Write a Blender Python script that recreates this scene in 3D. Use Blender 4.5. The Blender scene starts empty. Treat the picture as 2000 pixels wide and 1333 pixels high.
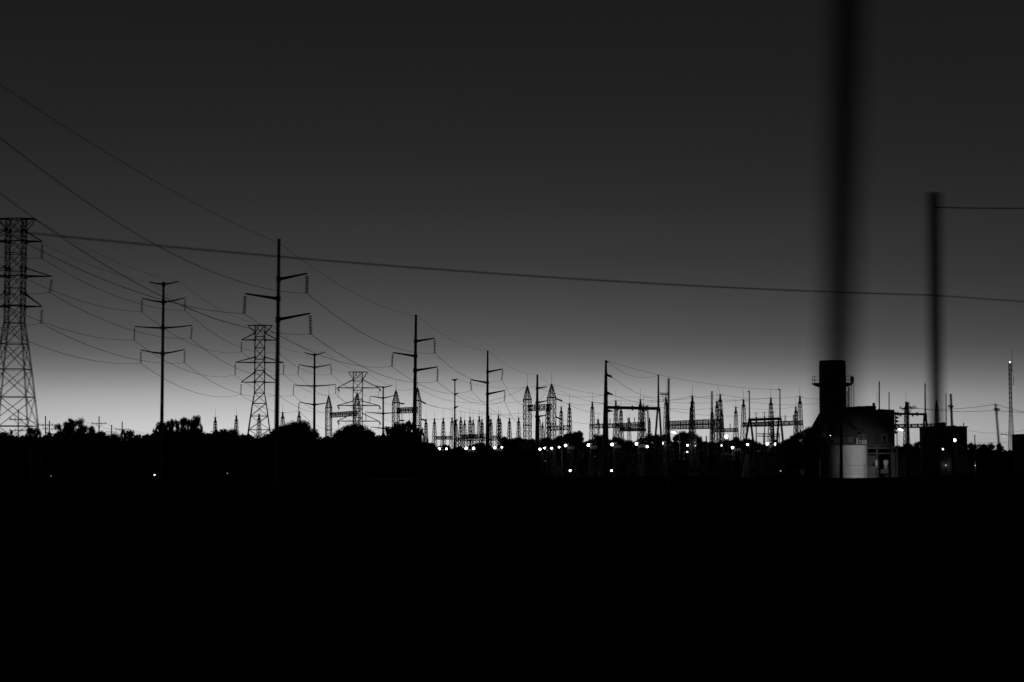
import bpy, math, random
import numpy as np
from mathutils import Vector
S = bpy.context.scene
# ------------------------------------------------------------------ camera
F = 3611.0                      # focal length in photograph pixels (65 mm on 36 mm)
CAMZ = 3.0
PITCH = math.atan(233.5 / F)
cam_d = bpy.data.cameras.new('camera'); cam = bpy.data.objects.new('camera', cam_d)
S.collection.objects.link(cam); S.camera = cam
cam_d.sensor_width = 36.0; cam_d.lens = 65.0
cam.location = (0, 0, CAMZ); cam.rotation_euler = (math.pi / 2 + PITCH, 0, 0)
cam_d.clip_start = 0.1; cam_d.clip_end = 20000
cam_d.dof.use_dof = True
cam_d.dof.focus_distance = 450.0
cam_d.dof.aperture_fstop = 1.44
cam_d.dof.aperture_ratio = 0.1
# ------------------------------------------------------------------ world: dusk sky
W = bpy.data.worlds.new('World'); S.world = W; W.use_nodes = True
nt = W.node_tree; nt.nodes.clear(); N = nt.nodes.new; L = nt.links.new
out = N('ShaderNodeOutputWorld'); bg = N('ShaderNodeBackground'); L(bg.outputs[0], out.inputs[0])
tc = N('ShaderNodeTexCoord'); nrm = N('ShaderNodeVectorMath'); nrm.operation = 'NORMALIZE'
L(tc.outputs['Generated'], nrm.inputs[0])
sep = N('ShaderNodeSeparateXYZ'); L(nrm.outputs[0], sep.inputs[0])
def M(op, a, b=None, c=None):
    n = N('ShaderNodeMath'); n.operation = op
    for i, v in enumerate((a, b, c)):
        if v is None: continue
        if isinstance(v, (int, float)): n.inputs[i].default_value = v
        else: L(v, n.inputs[i])
    return n.outputs[0]
zz = M('MAXIMUM', sep.outputs['Z'], 0.0)
zr = M('DIVIDE', zz, 0.30)
def ramp(stops):
    r = N('ShaderNodeValToRGB'); e = r.color_ramp.elements
    while len(e) > 1: e.remove(e[-1])
    e[0].position = stops[0][0]; e[0].color = (stops[0][1],) * 3 + (1,)
    for p, v in stops[1:]:
        x = e.new(p); x.color = (v,) * 3 + (1,)
    L(zr, r.inputs[0]); return r.outputs[0]
SKY = [(0.0, 206), (0.0166, 203), (0.0277, 184), (0.0346, 168), (0.0415, 144), (0.0485, 121), (0.0554, 103), (0.062, 91), (0.069, 82),
       (0.083, 71), (0.097, 62), (0.11, 55), (0.138, 45), (0.165, 38), (0.20, 32), (0.243, 27), (0.30, 25)]
def lin(v):
    v /= 255.0
    return v / 12.92 if v <= 0.04045 else ((v + 0.055) / 1.055) ** 2.4
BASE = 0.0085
glow = ramp([(z / 0.30, lin(v) - BASE) for z, v in SKY])
gx, gy = sep.outputs['X'], sep.outputs['Y']
hl = M('SQRT', M('ADD', M('MULTIPLY', gx, gx), M('MULTIPLY', gy, gy)))
az0 = math.radians(-4)
g = M('DIVIDE', M('ADD', M('MULTIPLY', gx, math.sin(az0)), M('MULTIPLY', gy, math.cos(az0))), M('MAXIMUM', hl, 1e-4))
wgt = M('MULTIPLY', M('EXPONENT', M('MULTIPLY', M('SUBTRACT', g, 1.0), 11.0)), 1.06)
# the upper sky varies less with azimuth than the band over the horizon
lowf = M('MINIMUM', M('DIVIDE', zz, 0.25), 1.0)
wg2 = M('ADD', M('MULTIPLY', wgt, M('SUBTRACT', 1.0, lowf)), M('MULTIPLY', M('EXPONENT', M('MULTIPLY', M('SUBTRACT', g, 1.0), 2.2)), lowf))
tot = M('ADD', M('MULTIPLY', glow, wg2), BASE)
mp = N('ShaderNodeMapping'); mp.inputs['Scale'].default_value = (1.6, 1.6, 26); L(nrm.outputs[0], mp.inputs[0])
nz = N('ShaderNodeTexNoise'); nz.inputs['Scale'].default_value = 1.3; nz.inputs['Detail'].default_value = 4; L(mp.outputs[0], nz.inputs['Vector'])
tot = M('MULTIPLY', tot, M('ADD', M('MULTIPLY', nz.outputs['Fac'], .14), .93))   # thin uneven dusk cloud
L(tot, bg.inputs['Color']); bg.inputs['Strength'].default_value = 1.0
S.view_settings.view_transform = 'Standard'; S.view_settings.look = 'None'
S.view_settings.exposure = 0.0; S.view_settings.gamma = 1.0; S.view_settings.use_curve_mapping = False
S.render.engine = 'CYCLES'
# ------------------------------------------------------------------ helpers
cp, sp = math.cos(PITCH), math.sin(PITCH)
def P(px, py, D):
    """world point on the plane y = D seen at photograph pixel (px, py)"""
    u = (px - 1000.0) / F; v = (666.5 - py) / F
    y = cp - v * sp; z = sp + v * cp
    return Vector((u / y * D, D, CAMZ + z / y * D))
def ux(px, D, py=850): return P(px, py, D).x
def uz(py, D): return P(1000, py, D).z
def proj(p):
    d = Vector(p) - Vector((0, 0, CAMZ)); f = d.y * cp + d.z * sp; v = -d.y * sp + d.z * cp
    return 1000 + F * d.x / f, 666.5 - F * v / f
class MB:
    def __init__(s): s.v = []; s.f = []
    def bar(s, a, b, r, r2=None, n=4, cap=True):
        a = Vector(a); b = Vector(b); r2 = r if r2 is None else r2
        d = (b - a)
        if d.length < 1e-6: return s
        d.normalize(); up = Vector((0, 0, 1)) if abs(d.z) < 0.95 else Vector((0, 1, 0))
        e1 = d.cross(up).normalized(); e2 = d.cross(e1)
        o = len(s.v)
        for c, rr in ((a, r), (b, r2)):
            for k in range(n):
                t = 2 * math.pi * (k + .5) / n
                s.v.append(c + e1 * rr * math.cos(t) + e2 * rr * math.sin(t))
        for k in range(n):
            j = (k + 1) % n; s.f.append((o + k, o + j, o + n + j, o + n + k))
        if cap: s.f.append(tuple(o + n - 1 - k for k in range(n))); s.f.append(tuple(o + n + k for k in range(n)))
        return s
    def path(s, pts, r, n=4):
        for a, b in zip(pts, pts[1:]): s.bar(a, b, r, n=n, cap=False)
        return s
    def box(s, c, d, rz=0):
        c = Vector(c); hx, hy, hz = d[0] / 2, d[1] / 2, d[2] / 2; o = len(s.v); ca, sa = math.cos(rz), math.sin(rz)
        for z in (-hz, hz):
            for x, y in ((-hx, -hy), (hx, -hy), (hx, hy), (-hx, hy)):
                s.v.append(c + Vector((x * ca - y * sa, x * sa + y * ca, z)))
        for q in ((0, 3, 2, 1), (4, 5, 6, 7), (0, 1, 5, 4), (1, 2, 6, 5), (2, 3, 7, 6), (3, 0, 4, 7)):
            s.f.append(tuple(o + i for i in q))
        return s
    def lathe(s, c, prof, n=12):
        c = Vector(c); o = len(s.v)
        for r, z in prof:
            for k in range(n):
                t = 2 * math.pi * k / n; s.v.append(c + Vector((r * math.cos(t), r * math.sin(t), z)))
        m = len(prof)
        for i in range(m - 1):
            for k in range(n):
                j = (k + 1) % n; s.f.append((o + i * n + k, o + i * n + j, o + (i + 1) * n + j, o + (i + 1) * n + k))
        s.f.append(tuple(o + n - 1 - k for k in range(n))); s.f.append(tuple(o + (m - 1) * n + k for k in range(n)))
        return s
    def hull8(s, pts):
        """eight corners, bottom four then top four"""
        o = len(s.v); s.v += [Vector(p) for p in pts]
        for q in ((0, 3, 2, 1), (4, 5, 6, 7), (0, 1, 5, 4), (1, 2, 6, 5), (2, 3, 7, 6), (3, 0, 4, 7)):
            s.f.append(tuple(o + i for i in q))
        return s
    def string(s, a, b, r, n):
        """a string of insulator discs from a to b"""
        a = Vector(a); b = Vector(b); s.bar(a, b, r * .22)
        for i in range(n):
            p = a.lerp(b, (i + .35) / n); q = a.lerp(b, (i + .8) / n); s.bar(p, q, r * .6, r, n=8)
        return s
    def build(s, name, mat, parent=None, at=None, smooth=False):
        root = parent
        while root is not None and root.parent is not None: root = root.parent
        off = Vector(root['_o']) if root is not None else (Vector(at) if at is not None else Vector((0, 0, 0)))
        me = bpy.data.meshes.new(name); me.from_pydata([tuple(v - off) for v in s.v], [], s.f); me.update()
        if smooth: me.polygons.foreach_set('use_smooth', [True] * len(me.polygons))
        me.materials.append(mat); ob = bpy.data.objects.new(name, me); S.collection.objects.link(ob)
        if parent is not None: ob.parent = parent
        else: ob.location = off
        return ob
ROOTS = []
def tag(o, label=None, cat=None, group=None, kind=None):
    if label: o['label'] = label
    if cat: o['category'] = cat
    if group: o['group'] = group
    if kind: o['kind'] = kind
    return o
def thing(name, loc, label, cat, group=None):
    o = bpy.data.objects.new(name, None); S.collection.objects.link(o); o.location = loc
    o['_o'] = tuple(loc); ROOTS.append(o); return tag(o, label, cat, group)
def mat(name, col, rough=.7, metal=0., noise=.35, scale=3., bump=0., emit=None, spec=.2):
    m = bpy.data.materials.new(name); m.use_nodes = True; t = m.node_tree; b = t.nodes['Principled BSDF']
    b.inputs['Roughness'].default_value = rough; b.inputs['Specular IOR Level'].default_value = spec; b.inputs['Metallic'].default_value = metal
    if emit:
        b.inputs['Base Color'].default_value = (col,) * 3 + (1,); b.inputs['Emission Color'].default_value = (1, 1, 1, 1); b.inputs['Emission Strength'].default_value = emit
        return m
    c = t.nodes.new('ShaderNodeTexCoord'); n = t.nodes.new('ShaderNodeTexNoise'); n.inputs['Scale'].default_value = scale; n.inputs['Detail'].default_value = 6
    t.links.new(c.outputs['Object'], n.inputs['Vector'])
    r = t.nodes.new('ShaderNodeValToRGB'); r.color_ramp.elements[0].position = .3; r.color_ramp.elements[1].position = .7
    r.color_ramp.elements[0].color = (col * (1 - noise),) * 3 + (1,); r.color_ramp.elements[1].color = (col * (1 + noise),) * 3 + (1,)
    t.links.new(n.outputs['Fac'], r.inputs[0]); t.links.new(r.outputs[0], b.inputs['Base Color'])
    if bump:
        bn = t.nodes.new('ShaderNodeBump'); bn.inputs['Strength'].default_value = bump; bn.inputs['Distance'].default_value = .05
        t.links.new(n.outputs['Fac'], bn.inputs['Height']); t.links.new(bn.outputs[0], b.inputs['Normal'])
    return m
STEEL = mat('weathered_steel', .14, .65, 0, .3, 2)
DARK = mat('dark_steel', .06, .6)
WOOD = mat('creosoted_wood', .06, .9, 0, .4, 8, .3)
INS = mat('porcelain', .12, .35)
ALU = mat('aluminium_wire', .08, .6)
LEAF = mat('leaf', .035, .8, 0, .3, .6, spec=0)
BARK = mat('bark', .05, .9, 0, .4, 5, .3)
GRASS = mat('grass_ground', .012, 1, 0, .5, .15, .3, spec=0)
GRAVEL = mat('gravel', .03, 1, 0, .4, 4, .4, spec=0)
ASPH = mat('asphalt', .025, .9, 0, .3, 1, spec=0)
CONC = mat('concrete', .4, .9, 0, .3, 1.2)
TANKM = mat('white_tank_paint', .55, .6, 0, .12, .9)
CLAD = mat('grey_cladding', .1, .7, 0, .25, .7)
BRICK = mat('dark_brick', .045, .9, 0, .3, 2)
GLASS = mat('dark_glass', .03, .15)
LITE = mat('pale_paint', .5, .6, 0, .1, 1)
BULB = mat('lamp_light', .9, .5, emit=6.0)
DIM = mat('dim_lamp_light', .9, .5, emit=.5)
# ------------------------------------------------------------------ setting
def sheet(name, x0, x1, y0, y1, z, m):
    b = MB(); b.v = [Vector((x0, y0, z)), Vector((x1, y0, z)), Vector((x1, y1, z)), Vector((x0, y1, z))]; b.f = [(0, 1, 2, 3)]
    return tag(b.build(name, m, at=(0, 0, 0)), kind='structure')
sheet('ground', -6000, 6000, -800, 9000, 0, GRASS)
sheet('gravel_yard', -12, 150, 296, 470, .004, GRAVEL)
sheet('access_road', -200, 220, 283, 291.5, .008, ASPH)
k = MB().box((22, 292, .07), (125, .3, .15)); tag(k.build('kerb', CONC, at=(22, 292, 0)), kind='structure')
# ------------------------------------------------------------------ lattice towers
def lat(cx, cy, levels, rot, face_mb, leg_mbs, rb, rl, horiz=True):
    """levels: [(z, half)] ; four legs with X bracing on every face"""
    def corner(k, z, h):
        a = rot + math.pi / 4 + k * math.pi / 2; q = h * math.sqrt(2)
        return Vector((cx + q * math.cos(a), cy + q * math.sin(a), z))
    for i in range(len(levels) - 1):
        (z0, h0), (z1, h1) = levels[i], levels[i + 1]
        fm = face_mb[i] if isinstance(face_mb, list) else face_mb
        for k in range(4):
            j = (k + 1) % 4
            leg_mbs[k % len(leg_mbs)].bar(corner(k, z0, h0), corner(k, z1, h1), rl, cap=False)
            fm.bar(corner(k, z0, h0), corner(j, z1, h1), rb, cap=False)
            fm.bar(corner(j, z0, h0), corner(k, z1, h1), rb, cap=False)
            if horiz: fm.bar(corner(k, z1, h1), corner(j, z1, h1), rb * 1.1, cap=False)
    return corner
def big_tower(cx, D, label, top, bridge, bodyh, arms, waist, base_half, rot=0., strain=False):
    px = D / F; X = ux(cx, D, 750); root = thing('lattice_pylon', (X, D, 0), label, 'pylon', 'lattice pylons of the double circuit line')
    zt, zw = uz(top, D), uz(waist, D); h = bodyh
    n1 = 6; lower = [(zw * (1 - (1 - i / n1) ** 1.15), base_half + (h - base_half) * (i / n1)) for i in range(n1 + 1)]
    nb = max(6, int(round((zt - zw) / (2.2 * h)))); upper = [(zw + (zt - zw) * i / nb, h) for i in range(1, nb + 1)]
    lv = lower + upper; faces = [MB() for _ in lv[1:]]; legs = [MB() for _ in range(4)]
    rb = .035 + px * .28; rl = .07 + px * .35
    lat(X, D, lv, rot, faces, legs, rb, rl)
    for m_ in legs: m_.build('leg', STEEL, root)
    for m_ in faces: m_.build('bracing', STEEL, root)
    ca, sa = math.cos(rot), math.sin(rot)
    def L_(dx, dy, z): return Vector((X + dx * ca - dy * sa, D + dx * sa + dy * ca, z))
    b = MB(); hb = bridge * px; zn = uz(top + (arms[0][3] - top) * 1.0, D)
    for s in (-1, 1):
        for t in (-1, 1):
            b.bar(L_(0, t * h * .9, zt), L_(s * hb, t * h * .35, zt), rb * 1.5)
            b.bar(L_(s * h, t * h, zn), L_(s * hb, t * h * .35, zt), rb * 1.2)
            b.bar(L_(s * h * .2, t * h, zt), L_(s * h, t * h, zn), rb)
        b.bar(L_(s * hb, -h * .35, zt), L_(s * hb, h * .35, zt), rb * 1.4)
        for q in (.35, .7): b.bar(L_(s * hb * q, -h * .8, zt), L_(s * hb * (q + .3), h * .5, zt), rb)
    b.build('earthwire_bridge', STEEL, root)
    tips = []
    for (ya, tl, tr, yb, il, ir) in arms:
        za, zb = uz(ya, D), uz(yb, D)
        for s, tx, ins in ((-1, tl, il), (1, tr, ir)):
            T = Vector((ux(tx, D, ya), D, za)); T = L_(s * abs(T.x - X), 0, za); a = MB()
            for t in (-1, 1):
                a.bar(L_(s * h, t * h, za), T, rb * (1.5 + px * 5), rb * (1.2 + px * 5)); a.bar(L_(s * h, t * h, zb), T, rb * (1.1 + px * 4))
            a.bar(L_(-s * h, -h, za), L_(s * h, -h, za), rb * 1.5); a.bar(L_(s * h, -h, zb), L_(s * h, h, zb), rb)
            for q in (.25, .5, .75):
                e0 = L_(s * h, -h, za).lerp(T, q); e1 = L_(s * h, h, za).lerp(T, q); a.bar(e0, e1, rb * .8)
            for t in (-1, 1):
                for z_ in (za, zb): a.box(L_(s * h, t * h, z_), (.26 + px*.9, .16, .3 + px*.9), rot)
            ao = a.build('crossarm', STEEL, root)
            e = Vector((T.x + (ins[0] - tx) * px, T.y, uz(ins[1], D)))
            if strain:
                MB().string(T, T + Vector((.9 if s < 0 else .7, -2.2, -1.1)), .22, 8).build('strain_insulator', INS, ao)
                MB().string(T + Vector((.3, 0, -.3)), e, .13, 10).build('insulator_string', INS, ao)
            else:
                MB().string(T + Vector((0, 0, -.35)), e, .12 + px * .6, 11).build('insulator_string', INS, ao)
            tips.append(e)
    return dict(tips=tips, top=[L_(-hb, 0, zt), L_(hb, 0, zt)])
T1 = big_tower(26.5, 205, 'tallest lattice pylon, cut by the left frame edge', 428, 37, .91,
    [(472, -23, 83, 451, (-22, 505), (82, 505)), (540, -41, 101, 523, (-38, 572), (98, 572)), (599, -22, 82, 572, (-21, 632), (81, 632))], 631, 2.9)
T2 = big_tower(507, 395, 'lattice pylon standing just left of the tallest steel monopole', 636, 24, 1.05,
    [(664.5, 472, 543, 651, (472, 688), (543, 688)), (708.5, 460, 554, 698, (460, 733), (553.5, 731)), (747, 471.5, 543, 728, (471, 771), (543, 771))], 768, 3.4, math.radians(6))
T3 = big_tower(699, 620, 'smallest lattice pylon, with strain insulators, behind the round tree', 727, 19, 1.55,
    [(758, 659, 740, 742, (661, 776), (738, 774)), (792.5, 659, 740, 784, (661, 806), (738, 808)), (823, 659, 740, 808, (661, 838), (738, 839))], 834, 3.6, math.radians(3), True)
# ------------------------------------------------------------------ steel monopoles
def monopole(px_top, top, px_bot, D, label, arms, r0, r1, name='steel_monopole', group='steel transmission monopoles', mt=STEEL, nd=12, cat='transmission pole'):
    q = D / F; zt = uz(top, D); A = Vector((ux(px_bot, D, 830), D, 0)); B = Vector((ux(px_top, D, top), D, zt))
    root = thing(name, A, label, cat, group); sh = MB(); m = 6
    for i in range(m):
        a, b = A.lerp(B, i / m), A.lerp(B, (i + 1) / m); sh.bar(a, b, (r0 + (r1 - r0) * i / m) * q, (r0 + (r1 - r0) * (i + 1) / m) * q, n=12, cap=i in (0, m - 1))
    for (yr, tx, ty, ins) in arms:
        z = uz(yr, D); c = A.lerp(B, z / zt); rr = (r0 + (r1 - r0) * z / zt) * q; sh.bar(c + Vector((0, 0, -.35)), c + Vector((0, 0, .35)), rr * 1.35, n=12)
    so = sh.build('shaft', mt, root); pts = []
    for (yr, tx, ty, ins) in arms:
        z = uz(yr, D); c = A.lerp(B, z / zt); T = P(tx, ty, D); am = MB()
        mid = c.lerp(T, .5) + Vector((0, 0, -.05 if len(arms) > 5 else 0))
        ra = (.10 + .8 * q) if len(arms) < 6 else (.06 + .65 * q); am.bar(c, mid, ra * 1.45, ra, n=8); am.bar(mid, T, ra, ra * .7, n=8)
        ao = am.build('crossarm', mt, root)
        if ins:
            e = P(ins[0], ins[1], D); MB().string(T + Vector((0, 0, -.25)), e, (.25 if len(arms) < 5 else .08 + q * .9), 9 if len(arms) < 5 else nd).build('insulator_string', INS, ao); pts.append(e)
        else: pts.append(T)
    return dict(pts=pts, top=B, q=q)
A0 = dict(pts=[Vector((-40, 105, 30.8)), Vector((-48.6, 105, 29.6)), Vector((-40.0, 105, 27.2))], top=Vector((-43.5, 105, 34.5)))
# the previous pole of this line, just outside the frame
def offpole():
    root = thing('steel_monopole', (-44, 105, 0), 'steel monopole nearest the camera on the left, carrying the thickest wires', 'transmission pole', 'steel transmission monopoles')
    MB().bar((-44, 105, 0), (-43.6, 105, 35), .42, .17, n=16).build('shaft', STEEL, root)
    for e, zr_ in zip(A0['pts'], (31.9, 31, 28.4)):
        t = e + Vector((0, 0, 1.9)); a = MB().bar((-43.8, 105, zr_ + .4), t, .19, .1, n=8).build('crossarm', STEEL, root)
        MB().string(t + Vector((0, 0, -.1)), e, .14, 14).build('insulator_string', INS, a)
offpole()
A1 = monopole(545, 467, 540, 225, 'tallest steel monopole, three arms, in front of the tree line', [(546, 600, 534.5, (599, 573)), (584, 479, 574, (477, 613)), (624.5, 606, 612.5, (607, 653))], 5.2, 3.0)
A2 = monopole(812.5, 615, 808.5, 342, 'second tallest steel monopole, right of the smallest pylon', [(667, 849, 661, (849, 690)), (696, 767, 689, (765.5, 716)), (724, 855, 717, (854, 745))], 5.0, 2.3)
A3 = monopole(952.5, 685, 951.5, 455, 'steel monopole with three arms amid the dense row of masts', [(727, 982, 721, (980, 742)), (748, 919, 742, (921, 763)), (770, 986.5, 763, (985, 783))], 4.0, 1.6)
A4 = monopole(1049.5, 732, 1048.5, 540, 'thinner steel monopole between the two tall portal columns', [(759, 1068, 756, None), (787, 1069, 783, None), (814, 1066, 811.5, None)], 5.0, 1.8)
B1 = monopole(319.5, 551, 316, 280, 'tall steel monopole with four pairs of arms, left of the bushy trees', [(556, 291, 551, None), (556, 349, 550, None),
    (591, 277, 583, (277, 609)), (591, 362, 582, (361, 607)), (641, 263, 638, (262, 665)), (641, 375, 636, (373, 662)), (691, 275, 684, (275, 710)), (691, 361, 683, (360, 709))], 3.9, 2.3)
B2 = monopole(614.5, 691, 614, 500, 'middle steel monopole with four pairs of arms, left of the smallest pylon', [(694, 594, 689, None), (694, 635, 688, None),
    (718, 583.5, 712.5, (582, 732)), (718, 646, 712, (647.5, 731)), (754.5, 573, 752.5, (573, 772)), (754.5, 656, 751.5, (655.5, 770)), (791, 584, 785.5, (583, 802)), (791, 645, 786, (646, 802))], 3.0, 1.7)
B3 = monopole(748.5, 755, 748.5, 700, 'farthest steel monopole with four pairs of arms, right of the smallest pylon', [(757, 732, 753.5, None), (757, 767, 753, None),
    (778, 723.5, 774, (721, 788)), (778, 773, 772, (775, 787)), (808, 714, 805, (715, 822)), (808, 785, 805, (785, 821)), (837, 724, 834, (724, 848)), (837, 773, 833, (773, 847))], 2.2, 1.4, nd=9)
C1 = monopole(888.5, 741, 888, 540, 'slim monopole with tee top and short arms in the dense mast row', [(743, 882.5, 741.5, None), (743, 894, 740.5, None), (771, 895, 768, None), (797, 895, 793.5, None), (823, 894.5, 819.5, None)], 2.2, 1.1)
# ------------------------------------------------------------------ wires
def wire(a, b, label, sag=None, via=None, r=.022, cat='power line', group='overhead wires', n=28, name='overhead_wire'):
    a, b = Vector(a), Vector(b); r *= 1.2
    if via:
        lo, hi = 0., 1.
        xa = proj(a)[0]; inc = proj(b)[0] > xa
        for _ in range(40):
            t = (lo + hi) / 2; x = proj(a.lerp(b, t))[0]
            if (x < via[0]) == inc: lo = t
            else: hi = t
        p = a.lerp(b, t); target = P(via[0], via[1], p.y).z; sag = (p.z - target) / (4 * t * (1 - t))
        sag = max(sag, .02)
    pts = []
    for i in range(n + 1):
        t = i / n; p = a.lerp(b, t); p.z -= 4 * sag * t * (1 - t); pts.append(p)
    return tag(MB().path(pts, r).build(name, ALU, at=a), label, cat, group)
up = ['upper', 'middle', 'lower']
for i, v in enumerate([(290, 470), (200, 545), (365, 601)]):
    wire(A0['pts'][i], A1['pts'][i], ['thick conductor sweeping from the left edge to the tallest monopole\'s top right arm', 'conductor sweeping down from the left to the tallest monopole\'s left arm', 'conductor sweeping down from the left to the tallest monopole\'s lower right arm'][i], via=v, r=.027)
wire(A0['top'], A1['top'] + Vector((0, 0, -.5)), 'earth wire descending to the top of the tallest monopole', via=(270, 335), r=.02)
for i, v in enumerate([(700, 645), (600, 712), (735, 728)]):
    wire(A1['pts'][i], A2['pts'][i], f'conductor from the tallest monopole\'s {["upper right", "left", "lower right"][i]} arm to the second tallest', via=None, sag=2.2, r=.028)
wire(A1['top'] + Vector((0, 0, -.5)), A2['top'] + Vector((0, 0, -.3)), 'earth wire from the tallest monopole top to the second tallest', sag=1.5, r=.018)
for i in range(3):
    wire(A2['pts'][i], A3['pts'][i], f'conductor from the second tallest monopole\'s {["upper right", "left", "lower right"][i]} arm to the third', sag=2.4, r=.028)
    wire(A3['pts'][i], A4['pts'][i] + Vector((-.5, 0, -1.8)), f'slack conductor from the third monopole\'s {["upper right", "left", "lower right"][i]} arm to the fourth', sag=5.2, r=.028)
wire(A2['top'], A3['top'], 'earth wire from the second tallest monopole top to the third', sag=1.5, r=.018)
wire(A3['top'], A4['top'], 'earth wire from the third monopole top to the fourth', sag=1.5, r=.018)
wire(A4['top'], P(1184, 790, 330), 'earth wire from the fourth monopole down to the portal pole', sag=1.5, r=.018)
# double circuit line: pylon -> monopole -> pylon -> monopole -> pylon -> monopole
b1 = B1['pts'][2:]; b2 = B2['pts'][2:]; b3 = B3['pts'][2:]
for i in range(6):
    side = 'left' if i % 2 == 0 else 'right'; lv = up[i // 2]
    e0 = T1['tips'][i]; p0 = e0 + Vector((-1.5, -150, 2.5))
    wire(p0, e0, f'{lv} {side} conductor running in from the left to the tallest pylon', sag=5.0, r=.024)
    wire(e0, b1[i], f'{lv} {side} conductor between the tallest pylon and the four-pair monopole', sag=1.4, r=.024)
    wire(b1[i], T2['tips'][i], f'{lv} {side} conductor between the four-pair monopole and the middle pylon', sag=2.2, r=.026)
    wire(T2['tips'][i], b2[i], f'{lv} {side} conductor between the middle pylon and the middle four-pair monopole', sag=1.8, r=.026)
    wire(b2[i], T3['tips'][i], f'{lv} {side} conductor between the middle four-pair monopole and the smallest pylon', sag=2.0, r=.03)
for i in range(2):
    sd = ['left', 'right'][i]
    wire(T1['top'][i], B1['pts'][i], f'{sd} earth wire from the tallest pylon bridge to the four-pair monopole', sag=1.0, r=.016)
    wire(B1['pts'][i], T2['top'][i], f'{sd} earth wire from the four-pair monopole to the middle pylon bridge', sag=1.6, r=.018)
    wire(T2['top'][i], B2['pts'][i], f'{sd} earth wire from the middle pylon bridge to the next monopole', sag=1.4, r=.02)
    wire(B2['pts'][i], T3['top'][i], f'{sd} earth wire from the middle four-pair monopole to the smallest pylon', sag=1.4, r=.022)
    wire(T3['top'][i], B3['pts'][i], f'{sd} earth wire from the smallest pylon to the farthest four-pair monopole', sag=1.0, r=.025)
for i in range(6):
    wire(T3['tips'][i], b3[i], f'{up[i // 2]} {"left" if i % 2 == 0 else "right"} conductor between the smallest pylon and the farthest four-pair monopole', sag=1.6, r=.03)
# ------------------------------------------------------------------ substation masts
ORD = ['first', 'second', 'third', 'fourth', 'fifth', 'sixth', 'seventh', 'eighth', 'ninth', 'tenth', 'eleventh', 'twelfth', 'thirteenth', 'fourteenth', 'fifteenth', 'sixteenth', 'seventeenth', 'eighteenth', 'nineteenth', 'twentieth', 'twenty-first', 'twenty-second', 'twenty-third', 'twenty-fourth', 'twenty-fifth']
MASTS = {}
def mast(px, top, spire, H, label, group, wide=1.0, name='lattice_mast', slant=0):
    D = (H - CAMZ) * F / (900 - top); q = D / F; X = ux(px, D, 830); zt = uz(top, D)
    root = thing(name, (X, D, 0), label, 'lattice mast', group)
    hb = .62 * wide; ht = .17; n = 13; lv = []
    for i in range(n + 1):
        t = 1 - (1 - i / n) ** 1.25; z = zt * .93 * t; lv.append((z, hb + (ht - hb) * max(0, (z / zt - .12) / .88)))
    f = MB(); g_ = MB(); lat(X, D, lv, math.radians(45 + random.uniform(-8, 8)), f, [g_], .04, .07, True)
    f.v += []; f.build('bracing', STEEL, root); g_.build('legs', STEEL, root)
    c = MB(); z0 = zt * .9; c.hull8([(X + a * .2, D + b_ * .2, z0) for a, b_ in ((-1, -1), (1, -1), (1, 1), (-1, 1))] + [(X + a * .15, D + b_ * .15, zt) for a, b_ in ((-1, -1), (1, -1), (1, 1), (-1, 1))])
    c.bar((X - .55, D, zt - .02), (X + .55, D, zt - .02), .03); c.build('cap', STEEL, root)
    zs = uz(spire, D); MB().bar((X, D, zt), (X + slant, D, zs), .035, .018, n=6).build('spire', STEEL, root)
    MASTS[px] = (X, D, zt); return root
random.seed(5)
for i, (x, y, s) in enumerate([(420.5, 815, 798), (461.5, 812, 795), (506, 809, 793), (552, 806, 788), (584, 804, 787)]):
    mast(x, y, s, 12.4, f'{ORD[i]} from left of the five spired masts poking above the left trees', 'spired masts beyond the left trees')
for i, (x, y, s) in enumerate([(799.7, 821, 806), (832, 818.8, 802), (848.6, 817.9, 802), (865.7, 816.9, 800), (883, 816, 798), (891, 822, 806), (900, 815, 799), (907.5, 821, 806), (918, 814.4, 797), (924.2, 820.3, 804), (936, 813.3, 796),
        (941.5, 819.4, 803), (954.8, 812.3, 795), (959, 818.7, 803), (973.5, 811.3, 794), (977, 818, 801), (995, 817, 801), (1013, 816, 799), (1052.5, 812, 796), (1059.7, 826, 812), (1070, 790.5, 776)]):
    mast(x, y, s, 12.4, f'{ORD[i]} from left of the dense row of small spired masts mid-frame', 'dense row of spired masts')
for i, (x, y, s) in enumerate([(1096.2, 794.5, 777), (1112.3, 788, 769), (1157, 785.3, 766), (1168.8, 819.5, 804), (1203, 782.7, 763), (1213, 794, 775.5), (1229, 816.5, 800), (1251, 780, 759), (1257, 791.5, 773), (1268.6, 816.5, 802),
        (1301, 776.5, 756), (1303.5, 789, 780), (1352.7, 773.5, 752.5), (1350.6, 786.5, 768), (1391, 797, 780), (1400.4, 783.5, 764), (1407, 770.3, 751.5), (1410, 801, 785), (1437.4, 795, 778), (1452.5, 780.5, 761), (1506, 777.2, 757), (1554.6, 794.5, 776), (1562.8, 774, 754)]):
    mast(x, y, s, 14.5, f'{ORD[i]} from left of the tall spired masts between the portals and the stack', 'tall spired masts of the switchyard', 1.0, slant=-.5 if x == 1407 else 0)
for i, (x, y, s) in enumerate([(1770.2, 785, 764), (1830, 781.5, 781)]):
    mast(x, y, s, 14.5, ['spired mast seen beside the louvred building, behind the pole with crossarm', 'lattice mast behind the blurred near pole and dark building'][i], 'masts right of the stack')
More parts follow.
